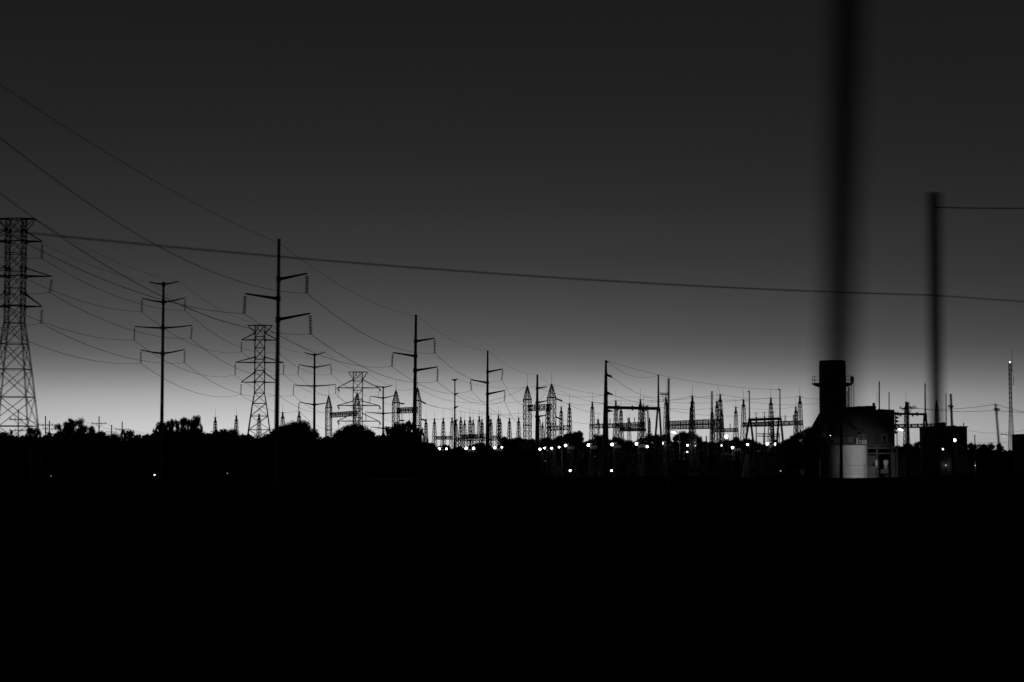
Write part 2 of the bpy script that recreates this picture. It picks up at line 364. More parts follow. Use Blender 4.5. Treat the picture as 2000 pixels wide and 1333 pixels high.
# tall portal columns
def column(px, top, spire, D, label, hw, shoulder, arms=()):
    q = D / F; X = ux(px, D, 800); zt = uz(top, D); zs = uz(shoulder, D); root = thing('portal_column', (X, D, 0), label, 'lattice column', 'tall portal columns')
    h = hw * q / 1.25; n = 9; lv = [(zs * i / n, h) for i in range(n + 1)] + [(zs + (zt - zs) * t, h + (.08 - h) * t) for t in (.34, .66, .84)]
    f = MB(); legs = [MB() for _ in range(4)]; lat(X, D, lv, math.radians(24), f, legs, .045, .09)
    for i in (3, 6, 9): f.box((X, D, zs * i / n), (h * 2.2, h * 2.2, .22), math.radians(24))
    for m_ in legs: m_.build('leg', STEEL, root)
    f.build('bracing', STEEL, root)
    z0 = zs + (zt - zs) * .84
    MB().hull8([(X + a * .2, D + b * .2, z0) for a, b in ((-1, -1), (1, -1), (1, 1), (-1, 1))] + [(X + a * .13, D + b * .13, zt) for a, b in ((-1, -1), (1, -1), (1, 1), (-1, 1))]).build('cap', STEEL, root)
    MB().bar((X, D, zt), (X, D, uz(spire, D)), .045, .02, n=6).build('spire', STEEL, root)
    for (x0, y0, x1, y1) in arms: MB().string(P(x0, y0, D), P(x1, y1, D) + Vector((0, -1.5, 0)), .16, 9).build('strain_insulator', INS, root)
    return Vector((X, D, zt))
pc = [column(642, 773, 752, 400, 'leftmost tall portal column, left of the round tree', 6.2, 797),
      column(697.5, 768, 752, 388, 'portal column seen inside the smallest pylon', 6.2, 792),
      column(773.2, 762, 740, 380, 'portal column rising from the spindly tree', 6.9, 787, [(780, 788, 790, 789.5), (780, 822, 790, 822)]),
      column(815.5, 758, 737, 368, 'portal column just behind the second tallest monopole', 6.9, 783, [(822, 784, 832, 789), (822, 818.5, 832, 822.5)]),
      column(1030, 754, 732, 350, 'portal column left of the thin monopole', 7.5, 781),
      column(1077.5, 750, 727.5, 340, 'tallest spired portal column, right of the thin monopole', 7.9, 777, [(1086, 779, 1097, 784), (1086, 815, 1097, 820)])]
def girder(x0, a0, b0, D0, x1, a1, b1, D1, label, posts=(), depth=1.2, gname='lattice_girder', blocks=()):
    A_, B_ = P(x0, a0, D0), P(x1, a1, D1); A2_, B2_ = P(x0, b0, D0), P(x1, b1, D1)
    root = thing(gname, (A2_.x, A2_.y, A2_.z), label, 'lattice girder', 'lattice girders between masts'); dv = Vector((0, depth, 0))
    ch = MB(); 
    for p, q_ in ((A_, B_), (A2_, B2_)):
        for o in (Vector((0, 0, 0)), dv): ch.bar(p + o, q_ + o, .1)
    ch.build('chord', STEEL, root)
    n = max(2, int(round((B_ - A_).length / max(.5, (A_ - A2_).length)))); br = MB()
    for i in range(n + 1):
        t = i / n; u, l = A_.lerp(B_, t), A2_.lerp(B2_, t); br.bar(u, l, .07); br.bar(u + dv, l + dv, .05); br.bar(u, u + dv, .04); br.bar(l, l + dv, .04)
        if i < n:
            t2 = (i + 1) / n; u2, l2 = A_.lerp(B_, t2), A2_.lerp(B2_, t2)
            br.bar(u, l2, .045); br.bar(l, u2, .045); br.bar(u + dv, l2 + dv, .035)
            if i % 2: br.bar(u + dv / 2, l + dv / 2, .14)
    br.build('bracing', STEEL, root)
    for (px, ytop) in posts:
        t = (px - x0) / (x1 - x0); u = A_.lerp(B_, t) + dv / 2; D = u.y; MB().string(u, Vector((u.x, u.y, uz(ytop, D))), .2, 7).build('post_insulator', INS, root)
    for (xa, xb, ya, yb) in blocks:
        for k_ in range(int((xb - xa) / 3.2)):
            px = xa + k_ * 3.2; u = P(px + 1, (ya + yb) / 2, D0); MB().string(P(px + 1, ya, D0), P(px + 1, yb, D0), .2, 5).build('disc_insulator', INS, root)
    return root
girder(644, 807, 815.5, 401, 697, 803, 812, 389, 'lattice girder between the portal columns left of the smallest pylon')
girder(775, 797.5, 807.5, 381, 815, 795.5, 806, 369, 'lattice girder between the portal columns behind the second tallest monopole')
girder(1031, 792, 803, 351, 1077, 790, 800.5, 341, 'lattice girder crossing behind the thin steel monopole')
girder(849, 853, 858.5, 415, 884, 852, 858.5, 412, 'low girder hung with insulators at the left of the dense mast row', blocks=[(852, 882, 852.2, 858.4)])
girder(892, 856, 861.5, 430, 936, 853, 861, 425, 'low girder hung with insulators in the middle of the dense mast row', blocks=[(900, 936, 849, 857)])
girder(900, 850, 857, 400, 955, 848, 856, 395, 'higher girder hung with insulators in the dense mast row', blocks=[(905, 935, 850, 857)])
girder(941, 854, 861, 430, 977, 853, 860, 425, 'low girder just right of the third steel monopole', blocks=[(958, 974, 850, 856)])
girder(1070, 833, 841, 375, 1114, 831.5, 839.5, 371, 'girder joining the tallest portal column to the two masts on its right')
girder(1152, 829, 836.5, 362, 1203, 828, 835.5, 358, 'girder crossing behind the heavy tapered pole', posts=[(1167, 818), (1169.5, 820), (1192, 818)])
girder(1203, 828, 835.5, 356, 1259, 825, 834, 348, 'girder below the heavy portal beam', posts=[(1227, 816), (1229.5, 817), (1240, 815.5), (1253, 817)])
girder(1211, 836, 842.5, 392, 1261, 837, 842, 380, 'lowest girder below the heavy portal beam')
girder(1303, 823.5, 830, 330, 1412, 819.5, 827.5, 322, 'upper of two long stacked girders under the centre-right masts', posts=[(1362, 820), (1376, 819)])
girder(1303, 832, 838.5, 330, 1412, 828.5, 837, 322, 'lower of two long stacked girders under the centre-right masts')
girder(1393, 838, 844, 400, 1441, 837, 843.5, 395, 'short low girder with an upright insulator, centre right', posts=[(1427, 828)])
girder(1451, 826.5, 833.5, 350, 1507, 824, 832.5, 340, 'girder behind the bulky trestle, left half', posts=[(1479, 815)])
girder(1507, 824, 832.5, 339, 1568, 822.5, 830, 331, 'girder right of the bulky trestle with two upright insulators', posts=[(1535, 811.5), (1551, 811), (1553, 812)])
girder(1750, 829.5, 836, 345, 1832, 828, 835, 340, 'girder between the louvred building and dark building')
# ------------------------------------------------------------------ steel pole portals
def trestle(label, D, poles, beam, legs, rb, extra=(), name='pole_portal', arms=()):
    q = D / F; root = thing(name, (ux(poles[0][0], D), D, 0), label, 'steel portal', 'pole portals of the switchyard')
    for (xt, yt, xb, r0, r1, full) in poles:
        A = P(xb, beam[2] if not full else 850, D); 
        if full: A = Vector((A.x, D, 0))
        MB().bar(A, P(xt, yt, D), r0 * q, r1 * q, n=12).build('pole', STEEL, root)
    x0, y0, y0b, x1, y1 = beam[0], beam[1], beam[2], beam[3], beam[4]
    b = MB().bar(P(x0, y0, D), P(x1, y1, D), rb * q, n=10)
    for t in (.25, .5, .75):
        c = P(x0, y0, D).lerp(P(x1, y1, D), t); b.bar(c + Vector((0, 0, -rb * q * 1.7)), c + Vector((0, 0, rb * q * 1.6)), .14, n=8)
    b.build('beam', STEEL, root)
    for (xa, ya, xb) in legs:
        a = P(xa, ya, D); p2 = P(xb, 850, D); dz = (a.z) / (a.z - p2.z); foot = a.lerp(p2, dz); foot.z = 0
        MB().bar(foot, a, 2.6 * q, 2.0 * q, n=10).build('leg', STEEL, root)
    for (x0_, y0_, x1_, y1_, r_) in arms: MB().bar(P(x0_, y0_, D), P(x1_, y1_, D), r_ * q * 2.2, r_ * q * 1., n=6).build('bracket', STEEL, root)
    return root
trestle('heavy pole portal, tall tapered left pole and spike over the right leg', 318, [(1183.5, 704, 1182, 8.2, 2.0, True), (1285.8, 732, 1286, 2.2, 1.4, False)],
        (1181, 796, 796, 1289, 798.5), [(1284.5, 798, 1280.5), (1288, 798, 1291)], 3.1,
        arms=[(1184, 705, 1188, 709, .8), (1185, 732, 1196, 738, 1.2), (1186, 734, 1195, 733.5, .7), (1185, 767, 1197, 771.5, 1.2), (1186, 771, 1195, 769, .7), (1186, 802, 1197, 803.5, 1.2), (1186, 805, 1194, 803.5, .8)])
trestle('bulky trestle with two spike poles above a pipe beam, centre right', 300, [(1463.3, 765, 1464, 1.5, 1.0, False), (1523.2, 761, 1523.5, 1.5, 1.0, False)],
        (1461, 820.5, 821, 1526, 818), [(1463, 821, 1458.5), (1466, 821, 1469.5), (1521, 818, 1518.5), (1525, 818, 1528)], 2.7,
        arms=[(1461, 764.5, 1464.5, 765.5, .8), (1520, 760.5, 1524, 761.5, .8)])
trestle('slender portal with a spike over its right leg, before the dark building', 300, [(1806.6, 749, 1807, 1.6, 1.0, False)],
        (1735, 808.5, 809, 1810, 809.5), [(1805.5, 809, 1803), (1808, 809, 1811)], 2.2, arms=[(1760, 809, 1758, 814, 1.1), (1784, 809, 1781.5, 814, 1.1)])
def tee(px, top, w, D, label, r=1.4):
    q = D / F; X = ux(px, D); root = thing('tee_post', (X, D, 0), label, 'steel post', 'posts of the bulky trestle yard')
    MB().bar((X, D, 0), (X, D, uz(top, D)), r * q * 1.5, r * q * .5, n=8).build('post', STEEL, root)
    MB().bar(P(px - w, top + .3, D), P(px + w, top + .3, D), .04).build('crossbar', STEEL, root)
tee(1477, 806.5, 5, 304, 'left of three tee-topped posts behind the bulky trestle')
tee(1493.3, 805.5, 5, 304, 'middle of three tee-topped posts behind the bulky trestle')
tee(1510, 805, 5, 304, 'right of three tee-topped posts behind the bulky trestle', 2.3)
# switch platform rails seen below the trestle
rk = thing('switch_rack', (ux(1480, 302), 302, 0), 'low two-rail rack of pale pipes under the bulky trestle', 'equipment rack')
for yy in (847.5, 852): MB().bar(P(1479, yy, 302), P(1522, yy + 1.2, 302), .1).build('rail', STEEL, rk)
for xx in (1491, 1493.5, 1522): MB().bar((ux(xx, 302), 302, 0), P(xx, 846, 302), .08).build('upright', STEEL, rk)
# ------------------------------------------------------------------ single poles in and around the yard
def pole(xt, yt, xb, D, label, r0, r1, m=WOOD, cross=(), name='utility_pole', cat='utility pole', group='single poles'):
    q = D / F; A = P(xb, 850, D); B = P(xt, yt, D)
    if yt > 815: A = B.copy()
    else: A = B.lerp(A, B.z / (B.z - A.z))
    A.z = 0
    root = thing(name, A, label, cat, group); MB().bar(A, B, r0 * q, r1 * q, n=12).build('shaft', m, root)
    for (x0, y0, x1, y1) in cross:
        a, b = P(x0, y0, D - .2), P(x1, y1, D - .2); c = MB().bar(a, b, .075).build('crossarm', m, root)
        if abs(x1 - x0) > 8:
            for t in (.06, .35, .65, .94): p = a.lerp(b, t); MB().lathe(p + Vector((0, 0, .07)), [(.05, 0), (.09, .08), (.05, .2)], 6).build('pin_insulator', INS, c)
            mid = a.lerp(b, .5); MB().bar(a.lerp(b, .25), mid + Vector((0, 0, -.8)), .03).bar(a.lerp(b, .75), mid + Vector((0, 0, -.8)), .03).build('arm_brace', STEEL, c)
    return root
pole(1306, 739, 1305.5, 215, 'stout pole with one left arm right of the heavy portal', 2.8, 2.1, STEEL, [(1289.5, 770.8, 1304, 771.8)])
pole(1390.5, 764.5, 1390.5, 225, 'plain stout pole rising between two masts, centre right', 2.6, 1.8)
pole(1264.8, 792, 1266.8, 240, 'short pale pole under the right end of the heavy portal beam', 1.8, 1.4)
pole(1717.3, 745.5, 1717.3, 350, 'taller bare spike pole above the louvred building', 1.5, 1.2, STEEL)
pole(1736.5, 766, 1736.3, 350, 'shorter bare spike pole above the louvred building', 1.2, .9, STEEL)
pole(1847.7, 768.5, 1848.5, 320, 'thin spike pole above the dark building', 1.1, .8, STEEL)
pole(1857, 769.5, 1860, 240, 'pole with thick lower half above the dark building', 3.8, 2.0, WOOD, [(1852, 795, 1862, 796)])
pole(1773.5, 786, 1773, 235, 'dark pole with a spread crossarm between the louvred and dark buildings', 3.8, 2.4, WOOD, [(1757, 798, 1791, 798), (1762, 801, 1786, 795.5)])
pole(1643.5, 828, 1643.5, 225, 'dark pole standing in front of the pale storage tank', 3.1, 2.6)
pole(1944.5, 789, 1949.5, 200, 'leaning pole with a short arm over the right trees', 2.6, 1.8, WOOD, [(1942, 802, 1952, 802.5)])
pole(1903.8, 849.5, 1904, 330, 'short post above the trees right of the dark building', 1.0, .9, STEEL)
pole(1316.5, 852, 1316.5, 390, 'short thin post left of the wide dark tree', .6, .5, STEEL)
pole(1379.5, 852, 1379.5, 380, 'short thick post right of the wide dark tree', 1.3, 1.2, STEEL)
for i, (x, y, ycs, hw, D) in enumerate([(35.8, 800, (820, 841.5), 18, 270), (89, 813, (831,), 15, 360), (96.6, 822, (838.5,), 14, 420), (193.5, 813.5, (828,), 14.5, 370), (218, 830, (844.3,), 11, 500), (238.8, 824, (839.8,), 14, 430)]):
    pole(x, y, x, D, f'{ORD[i]} from left of the wooden distribution poles behind the left trees', 1.35, 1.0, WOOD, [(x - hw, c, x + hw, c) for c in ycs], group='wooden distribution poles')
DP = [(35.8, 270, 803, 820), (89, 360, 815, 831), (193.5, 370, 815, 828), (238.8, 430, 826, 839.8), (318, 520, 838, 849)]
for i in range(len(DP) - 1):
    a, b = DP[i], DP[i + 1]
    for j, dx in enumerate((-1.2, 1.2)):
        wire(P(a[0], a[3], a[1]) + Vector((dx, 0, .3)), P(b[0], b[3], b[1]) + Vector((dx, 0, .3)), f'low distribution wire, {["nearer","farther"][j]} side, in the {ORD[i]} wooden pole span', sag=.6, r=.02)
# blurred roadside poles close to the camera
A_ = P(1637, 700, 20); B_ = P(1656, 0, 20); dirv = (B_ - A_); foot = A_ - dirv * (A_.z / dirv.z); topp = A_ + dirv * ((10.4 - A_.z) / dirv.z)
rp = thing('roadside_pole', foot, 'nearest pole, huge and blurred, running out of the top of the frame', 'utility pole', 'poles beside the camera')
MB().bar(foot, topp, .16, .15, n=20).build('shaft', WOOD, rp, smooth=False)
MB().bar(topp + Vector((-.9, -.16, -.5)), topp + Vector((.9, -.16, -.5)), .06).build('crossarm', WOOD, rp)
f2 = P(1829, 900, 48); t2 = P(1824.5, 380, 48); f2.z = 0
rp2 = thing('roadside_pole', f2, 'second nearest pole, blurred, with a wire leaving to the right', 'utility pole', 'poles beside the camera')
MB().bar(f2, t2, .175, .15, n=20).build('shaft', WOOD, rp2)
MB().bar(t2 + Vector((0, 0, -.02)), t2 + Vector((0, 0, .05)), .135, n=16).build('pole_cap', STEEL, rp2)
for yy in (405, 577): p = P(1828, yy, 47.84); MB().box(p, (.09, .1, .12)).build('bracket', STEEL, rp2)
lp = Vector((-9.0, 24, 0)); lt = P(-350, 412, 34); rpl = thing('roadside_pole', (lt.x, 34, 0), 'roadside pole past the left edge holding the long crossing wire', 'utility pole', 'poles beside the camera')
MB().bar((lt.x, 34.15, 0), (lt.x, 34.15, lt.z + .8), .15, .12, n=16).build('shaft', WOOD, rpl)
rt = P(2420, 612, 60); rt2 = P(2420, 380, 60); rpr = thing('roadside_pole', (rt.x, 60, 0), 'roadside pole past the right edge holding two wires', 'utility pole', 'poles beside the camera')
MB().bar((rt.x, 60.15, 0), (rt.x, 60.15, rt2.z + .8), .15, .12, n=16).build('shaft', WOOD, rpr)
wire(lt, P(1828, 577, 47.8), 'long nearly level wire crossing the whole sky to the second blurred pole', via=(1000, 537), r=.014, n=60)
wire(P(1828, 577, 47.8), rt, 'lower wire leaving the second blurred pole rightwards', sag=.05, r=.012)
wire(P(1828, 405, 47.8), rt2, 'upper slack wire leaving the second blurred pole rightwards', via=(1920, 407.2), r=.015)
# thin bus wires over the switchyard
BW = [((1049.5, 757, 340), (1187, 771, 318), 1.), ((1078, 751, 340), (1303, 774, 330), 1.), ((1187, 706, 318), (1286, 733, 318), 1.4), ((1187, 706, 318), (1525, 762, 300), 1.), ((1197, 738, 318), (1303, 781, 330), 1.),
      ((1097, 784, 338), (1203, 809, 360), .8), ((1157, 786, 361), (1352, 774, 328), .8), ((1203, 783, 354), (1407, 771, 320), .5), ((1251, 780, 346), (1452, 781, 347), .7), ((1352, 774, 328), (1506, 777, 337), .6),
      ((1407, 771, 320), (1563, 774, 330), .6), ((1197, 772, 318), (1391, 798, 320), 1.), ((1303, 800, 330), (1452, 812, 347), .5), ((1112, 789, 371), (1203, 783, 354), .5), ((1563, 776, 330), (1600, 780, 320), .1),
      ((1097, 820, 338), (1203, 829, 360), .4), ((832, 819, 419), (890, 816, 420), .2), ((848.6, 846, 415), (884, 845, 412), .1), ((900, 845, 412), (941, 844, 410), .1), ((960, 845, 410), (980, 843, 410), .05),
      ((990, 847, 408), (1028, 848, 408), .05), ((832, 789.5, 367), (890, 797, 420), .4), ((832, 789.5, 367), (1030, 806, 350), 1.), ((776, 762, 380), (815, 758, 368), .2), ((816, 759, 368), (1030, 755, 350), 3.),
      ((895, 768, 540), (1030, 782, 350), 1.5), ((895, 741, 540), (1078, 751, 340), 1.5), ((895, 794, 540), (1060, 815, 420), .8), ((1437, 796, 400), (1555, 795, 398), .5), ((1507, 812, 339), (1563, 811, 331), .2),
      ((1468, 816, 345), (1507, 812, 339), .1), ((1773, 797, 235), (1944, 790, 200), .35), ((1791, 798, 235), (1945, 802, 200), .25), ((1945, 790, 200), (2200, 815, 190), .8), ((1950, 803, 200), (2200, 800, 190), .3),
      ((1890, 841, 330), (2000, 841, 330), .5), ((1890, 863, 330), (1976, 864, 330), .1), ((1362, 820, 325), (1391, 817, 324), .1), ((1568, 834, 331), (1612, 836, 320), .05), ((1600, 788, 330), (1452, 783, 347), .5)]
for i, (a, b, s) in enumerate(BW):
    place = 'mid-frame mast row' if b[0] < 1100 else 'centre-right masts' if b[0] < 1620 else 'buildings at right'
    wire(P(*a), P(*b), f'{ORD[i % 25]} faint {"upper" if a[1] < 775 else "middle" if a[1] < 800 else "low"} bus wire over the {place}, starting {["at a mast top","at a column","beside a spire","near a girder"][i % 4]}{" (rear)" if i >= 25 else ""}', sag=s, r=.022, group='thin bus wires of the switchyard', cat='bus wire')
# ------------------------------------------------------------------ comm tower
D = 380; q = D / F; X = ux(1975, D); zt = uz(709, D)
ct = thing('radio_tower', (X, D, 0), 'slender lattice radio tower with a lit top, far right', 'radio tower')
lv = []; n = 24
for i in range(n + 1):
    z = zt * i / n; lv.append((z, .22 + (.62 - .22) * max(0, 1 - z / (zt * .62))))
f = MB(); legs = [MB() for _ in range(4)]; lat(X, D, lv, math.radians(8), f, legs, .022, .055)
for m_ in legs: m_.build('leg', STEEL, ct)
f.build('bracing', STEEL, ct)
MB().bar((X + .45, D, uz(728, D)), (X + .45, D, uz(678, D)), .05, .025, n=6).bar((X + .1, D, uz(724, D)), (X + .5, D, uz(724, D)), .03).build('whip_antenna', STEEL, ct)
MB().bar((X + .65, D, uz(753, D)), (X + .65, D, uz(735, D)), .05, n=6).bar((X + .1, D, uz(745, D)), (X + .65, D, uz(745, D)), .03).build('side_antenna', STEEL, ct)
MB().lathe((X - .02, D, zt), [(.05, 0), (.1, .05), (.1, .18), (.04, .22)], 12).build('beacon', BULB, ct)
# ------------------------------------------------------------------ yard lamps
def ico(mb, c, r, sx=1., n=10):
    mb.lathe(c, [(.01, -r)] + [(r * math.cos(a), r * math.sin(a)) for a in [math.radians(x) for x in (-60, -30, 0, 30, 60)]] + [(.01, r)], n); return mb
def lamp(px, py, dia, D, label, watts, dim=False, bar=0, group='lit yard floodlights', side=1):
    q = D / F; c = P(px, py, D); r = dia * q / 2 * (.76 if not dim else .7); X, z = c.x, c.z
    root = thing('yard_lamp', (X + side * .45, D + .3, 0), label, 'floodlight', group)
    MB().bar((X + side * .45, D + .9, 0), (X + side * .45, D + .9, z + .15), .07, .05, n=8).build('pole', DARK, root)
    MB().bar((X + side * .45, D + .9, z), (X, D + .1, z + .05), .04).build('bracket', STEEL, root)
    h = MB().lathe((X, D + .12, z - .1), [(r * .5, -r * .2), (r * .8, r * .3), (r * .8, r), (r * .3, r * 1.3)], 10).build('lamp_head', STEEL, root)
    b = ico(MB(), (X, D - r * .4, z), r).build('globe', DIM if dim else BULB, h, smooth=True)
    if bar:
        m_ = MB().bar((X, D + .35, z + .25), (X + bar * q, D + .35, z + .25), .06); e = MB()
        for k_ in range(3): e.box((X + .5 + k_ * .45, D + .5, z - .35), (.3, .3, .55))
        m_.build('light_bar', LITE, root); e.build('junction_box', CLAD, root)
    if watts:
        ld = bpy.data.lights.new('lamp_glow', 'POINT'); ld.energy = watts; ld.shadow_soft_size = .25; lo = bpy.data.objects.new('lamp_glow', ld)
        S.collection.objects.link(lo); lo.parent = root; lo.location = Vector((X - side * .1, D - 2 * r - .3, z)) - root.location
LY = [(858, 877, 6.2, 'left lamp of the leftmost bright pair below the dense masts', 22, 6), (872, 877, 4.8, 'right, smaller lamp of the leftmost bright pair', 15, 0), (910.5, 876, 6.6, 'left lamp of the bright pair left of the third monopole', 25, 5),
      (925, 876, 6.6, 'right lamp of the bright pair left of the third monopole', 20, 0), (966.5, 875, 6.4, 'lamp just right of the third monopole base', 22, 5), (980.2, 874, 4.6, 'small lamp right of the third monopole, beside a bigger one', 10, 0),
      (1054.7, 877.8, 6, 'first bright lamp right of the thin monopole, lowest in its row', 30, 0), (1063.4, 875.5, 6.2, 'second bright lamp right of the thin monopole, with a lit box', 30, 4), (1077.2, 875.9, 6.2, 'third bright lamp right of the thin monopole, alone', 30, 0),
      (1092, 873.9, 4.6, 'small lamp between two bigger ones, fourth right of the thin monopole', 12, 0), (1104.8, 870.8, 6.6, 'fifth bright lamp right of the thin monopole beside lit frame', 45, 6), (1149.2, 869.8, 7, 'bright lamp alone left of the heavy tapered pole', 60, 8),
      (1195.3, 868.6, 7.2, 'bright lamp just right of the heavy tapered pole', 60, 9), (1243, 867.4, 7, 'bright lamp under the middle of the heavy portal beam', 55, 6), (1264, 872.8, 6.6, 'bright lamp without frame under the right end of the heavy beam', 50, 0),
      (1293.2, 866.3, 6, 'bright lamp just left of the stout one-armed pole', 50, 7), (1342.7, 870.3, 4.8, 'lamp below the wide dark tree', 40, 8), (1357.3, 870.8, 3.4, 'tiny lamp below the wide dark tree, right end of a bar', 0, 0), (1342.3, 883.1, 3.2, 'lowest tiny lamp below the wide dark tree', 8, 0),
      (1408.7, 869.7, 6, 'lamp straight below the slanted spire mast', 45, 0), (1430.6, 874.8, 6.4, 'lamp with a lit frame, second of the group below the big angled light', 50, 5), (1460.1, 868.7, 6, 'lamp left of the bulky trestle foot', 40, 0),
      (1498.7, 867.2, 7, 'larger lamp of the pair joined by a bar under the bulky trestle', 60, 14), (1514.3, 867.7, 6.2, 'smaller lamp of the pair joined by a bar under the bulky trestle', 30, 0),
      (1113.6, 919.5, 5.2, 'low lamp near the ground left of the heavy tapered pole', 12, 0), (1194.4, 919.6, 5.2, 'low lamp near the ground right of the heavy tapered pole', 12, 0)]
for (x, y, d_, lb, w, br) in LY: lamp(x, y, d_, (304 if y > 900 else 330) if x > 1000 else 372, lb, w * .5, bar=br)
lamp(1418.4, 853.2, 8.6, 325, 'biggest angled floodlight, highest in the switchyard', 14)
lamp(1863.6, 860.3, 8.4, 250, 'large bright lamp on a slim pole before the dark building', 9)
lamp(1842, 877.8, 4.6, 255, 'small tilted floodlight left of the large lamp', 4)
lamp(1847.3, 909.3, 3.2, 330, 'shielded wall lamp low on the dark building', 16, True)
lamp(1904.6, 909.6, 3.2, 330, 'shielded lamp low among the dark trees at right', 4, True)
lamp(1621, 851, 2.4, 300, 'pinpoint lamp on the left of the storage tank roof', 0)
lamp(1524.8, 920.2, 3.6, 300, 'dim squarish light near the ground left of the stack', 0, True)
lamp(302, 928, 3.2, 300, 'small star-like lamp in the dark field below the four-pair monopole', 2, group='lamps in the dark field')
lamp(99.3, 930, 2.4, 300, 'faint lamp in the dark field near the left frame edge', 0, True, group='lamps in the dark field')
lamp(444, 925, 2.2, 300, 'dimmest lamp in the dark field, under the middle pylon', 0, True, group='lamps in the dark field')
lamp(822, 877.2, 1.8, 372, 'dim pinpoint lamp under the second tallest monopole', 0, True)
def streetlight(px, py, D, xpole, label, w):
    q = D / F; c = P(px, py, D); X = ux(xpole, D); root = thing('street_lamp', (X, D, 0), label, 'street lamp', 'street lamps with curved arms')
    MB().bar((X, D, 0), (X, D, c.z - .6), .1, .07, n=8).build('pole', STEEL, root)
    p0 = Vector((X, D, c.z - .6)); pts = [p0.lerp(c, t) + Vector((0, 0, .35 * math.sin(t * math.pi))) for t in (0, .25, .5, .75, 1)]
    MB().path(pts, .04).build('arm', STEEL, root)
    h = MB().hull8([(c.x + a * .5, D + b * .18, c.z + z_ + a * -.08) for z_, k_ in ((-.02, 1), (.18, 1)) for a, b in ((-1, -1), (1, -1), (1, 1), (-1, 1))]).build('lamp_head', STEEL, root)
    MB().hull8([(c.x + a * .34, D - .08 + b * .16, c.z - .08 + z_ + a * -.08) for z_ in (-.12, .1) for a, b in ((-1, -1), (1, -1), (1, 1), (-1, 1))]).build('lens', BULB if w else DIM, h)
streetlight(1316, 843.8, 330, 1327, 'bright street lamp head left of the wide dark tree', 20)
streetlight(1758.5, 838.5, 300, 1752, 'bright street lamp head right of the louvred building', 20)
streetlight(1961, 850.5, 320, 1977, 'unlit curved street lamp beside the right building', 0)
# ------------------------------------------------------------------ power plant
D0 = 312; q = D0 / F
X = ux(1626.3, D0, 760); R = 26.3 * q
st = thing('exhaust_stack', (X, D0, 0), 'wide dark cylindrical exhaust stack with a railed gallery', 'chimney stack')
zt = uz(705, D0); zb = uz(815, D0)
MB().lathe((X, D0, 0), [(R * 1.0, zb), (R * 1.0, zt - .75), (R * .96, zt - .75), (R * .96, zt), (R * .8, zt), (R * .8, zt - 1.5)], 40).build('shell', DARK, st, smooth=False)
for zr_ in (zt - .25, zt - .62): MB().lathe((X, D0, zr_), [(R * .97, -.06), (R * 1.0, -.06), (R * 1.0, .06), (R * .97, .06)], 40).build('stiffening_ring', DARK, st)
MB().hull8([(X - 5.6, D0 - 3.5, 0), (X + 4.2, D0 - 3.5, 0), (X + 4.2, D0 + 3.5, 0), (X - 5.6, D0 + 3.5, 0), (X - 4.6, D0 - 3, uz(840, D0)), (X + 4.2, D0 - 3, uz(840, D0)), (X + 4.2, D0 + 3, uz(840, D0)), (X - 4.6, D0 + 3, uz(840, D0))]).build('plinth', DARK, st)
MB().lathe((X, D0, 0), [(R * 1.78, uz(846, D0)), (R * 1.72, uz(839, D0)), (R * 1.0, uz(806, D0))], 24).build('flared_base', DARK, st)
zd = uz(750.5, D0); Rp = 40.5 * q
dk = MB().lathe((X, D0, 0), [(R * 1.0, zd - .55), (Rp * .86, zd - .3), (Rp, zd - .02), (Rp, zd + .12), (R * 1.0, zd + .12)], 24).build('gallery_deck', DARK, st)
for k_ in range(18):
    a = 2 * math.pi * k_ / 18; x, y = X + Rp * .98 * math.cos(a), D0 + Rp * .98 * math.sin(a)
    MB().bar((x, y, zd), (x, y, zd + 1.3), .035).build('railing_post', STEEL, dk)
for zz_ in (1.3, .7):
    pts = [(X + Rp * .98 * math.cos(2 * math.pi * k_ / 36), D0 + Rp * .98 * math.sin(2 * math.pi * k_ / 36), zd + zz_) for k_ in range(37)]
    MB().path([Vector(p) for p in pts], .03).build('handrail', STEEL, dk)
ld = MB()
for xx in (1662.5, 1668): ld.bar(P(xx, 800, D0), P(xx, 748, D0), .05)
for k_ in range(11): ld.bar(P(1662.5, 754 + k_ * 4.2, D0), P(1668, 754 + k_ * 4.2, D0), .03)
ld.build('ladder', STEEL, st)
MB().bar(P(1658.3, 800, D0), P(1658.3, 756, D0), .12, n=8).bar(P(1655, 800, D0), P(1655, 764, D0), .08, n=8).build('drain_pipe', STEEL, st)
MB().box(P(1665, 742, D0), (.45, .5, 1.0)).build('sampling_box', DARK, st)
# louvred turbine intake building
D1 = 314; bl = thing('louvred_building', (ux(1700, D1), D1, 0), 'tall louvred plant building with saw-tooth intake hoods', 'plant building')
x0, x1 = ux(1655, D1), ux(1748, D1)
def roofbox(xa, xb, ytop, yb, dep, off, name, m, Dd=D1):
    za, zb_ = uz(ytop, Dd), (0 if yb is None else uz(yb, Dd)); xa, xb = ux(xa, Dd), ux(xb, Dd)
    return MB().box(((xa + xb) / 2, Dd + off + dep / 2, (za + zb_) / 2), (xb - xa, dep, za - zb_)).build(name, m, bl)
roofbox(1652, 1747.5, 800.5, 874, 14, 0, 'wall', CLAD)
roofbox(1658, 1679, 794.5, 800.4, 8, 1, 'roof_unit', DARK); roofbox(1679.5, 1695, 793.2, 800.4, 8, 1.2, 'roof_unit', DARK); roofbox(1695.5, 1714, 792.6, 800.4, 8, 1, 'roof_unit', DARK)
roofbox(1711.3, 1714.6, 786.5, 792.4, 1, 2, 'vent', DARK)
MB().bar(P(1713, 787, D1 + 2.5), P(1713, 768, D1 + 2.5), .03).build('whip_antenna', STEEL, bl)
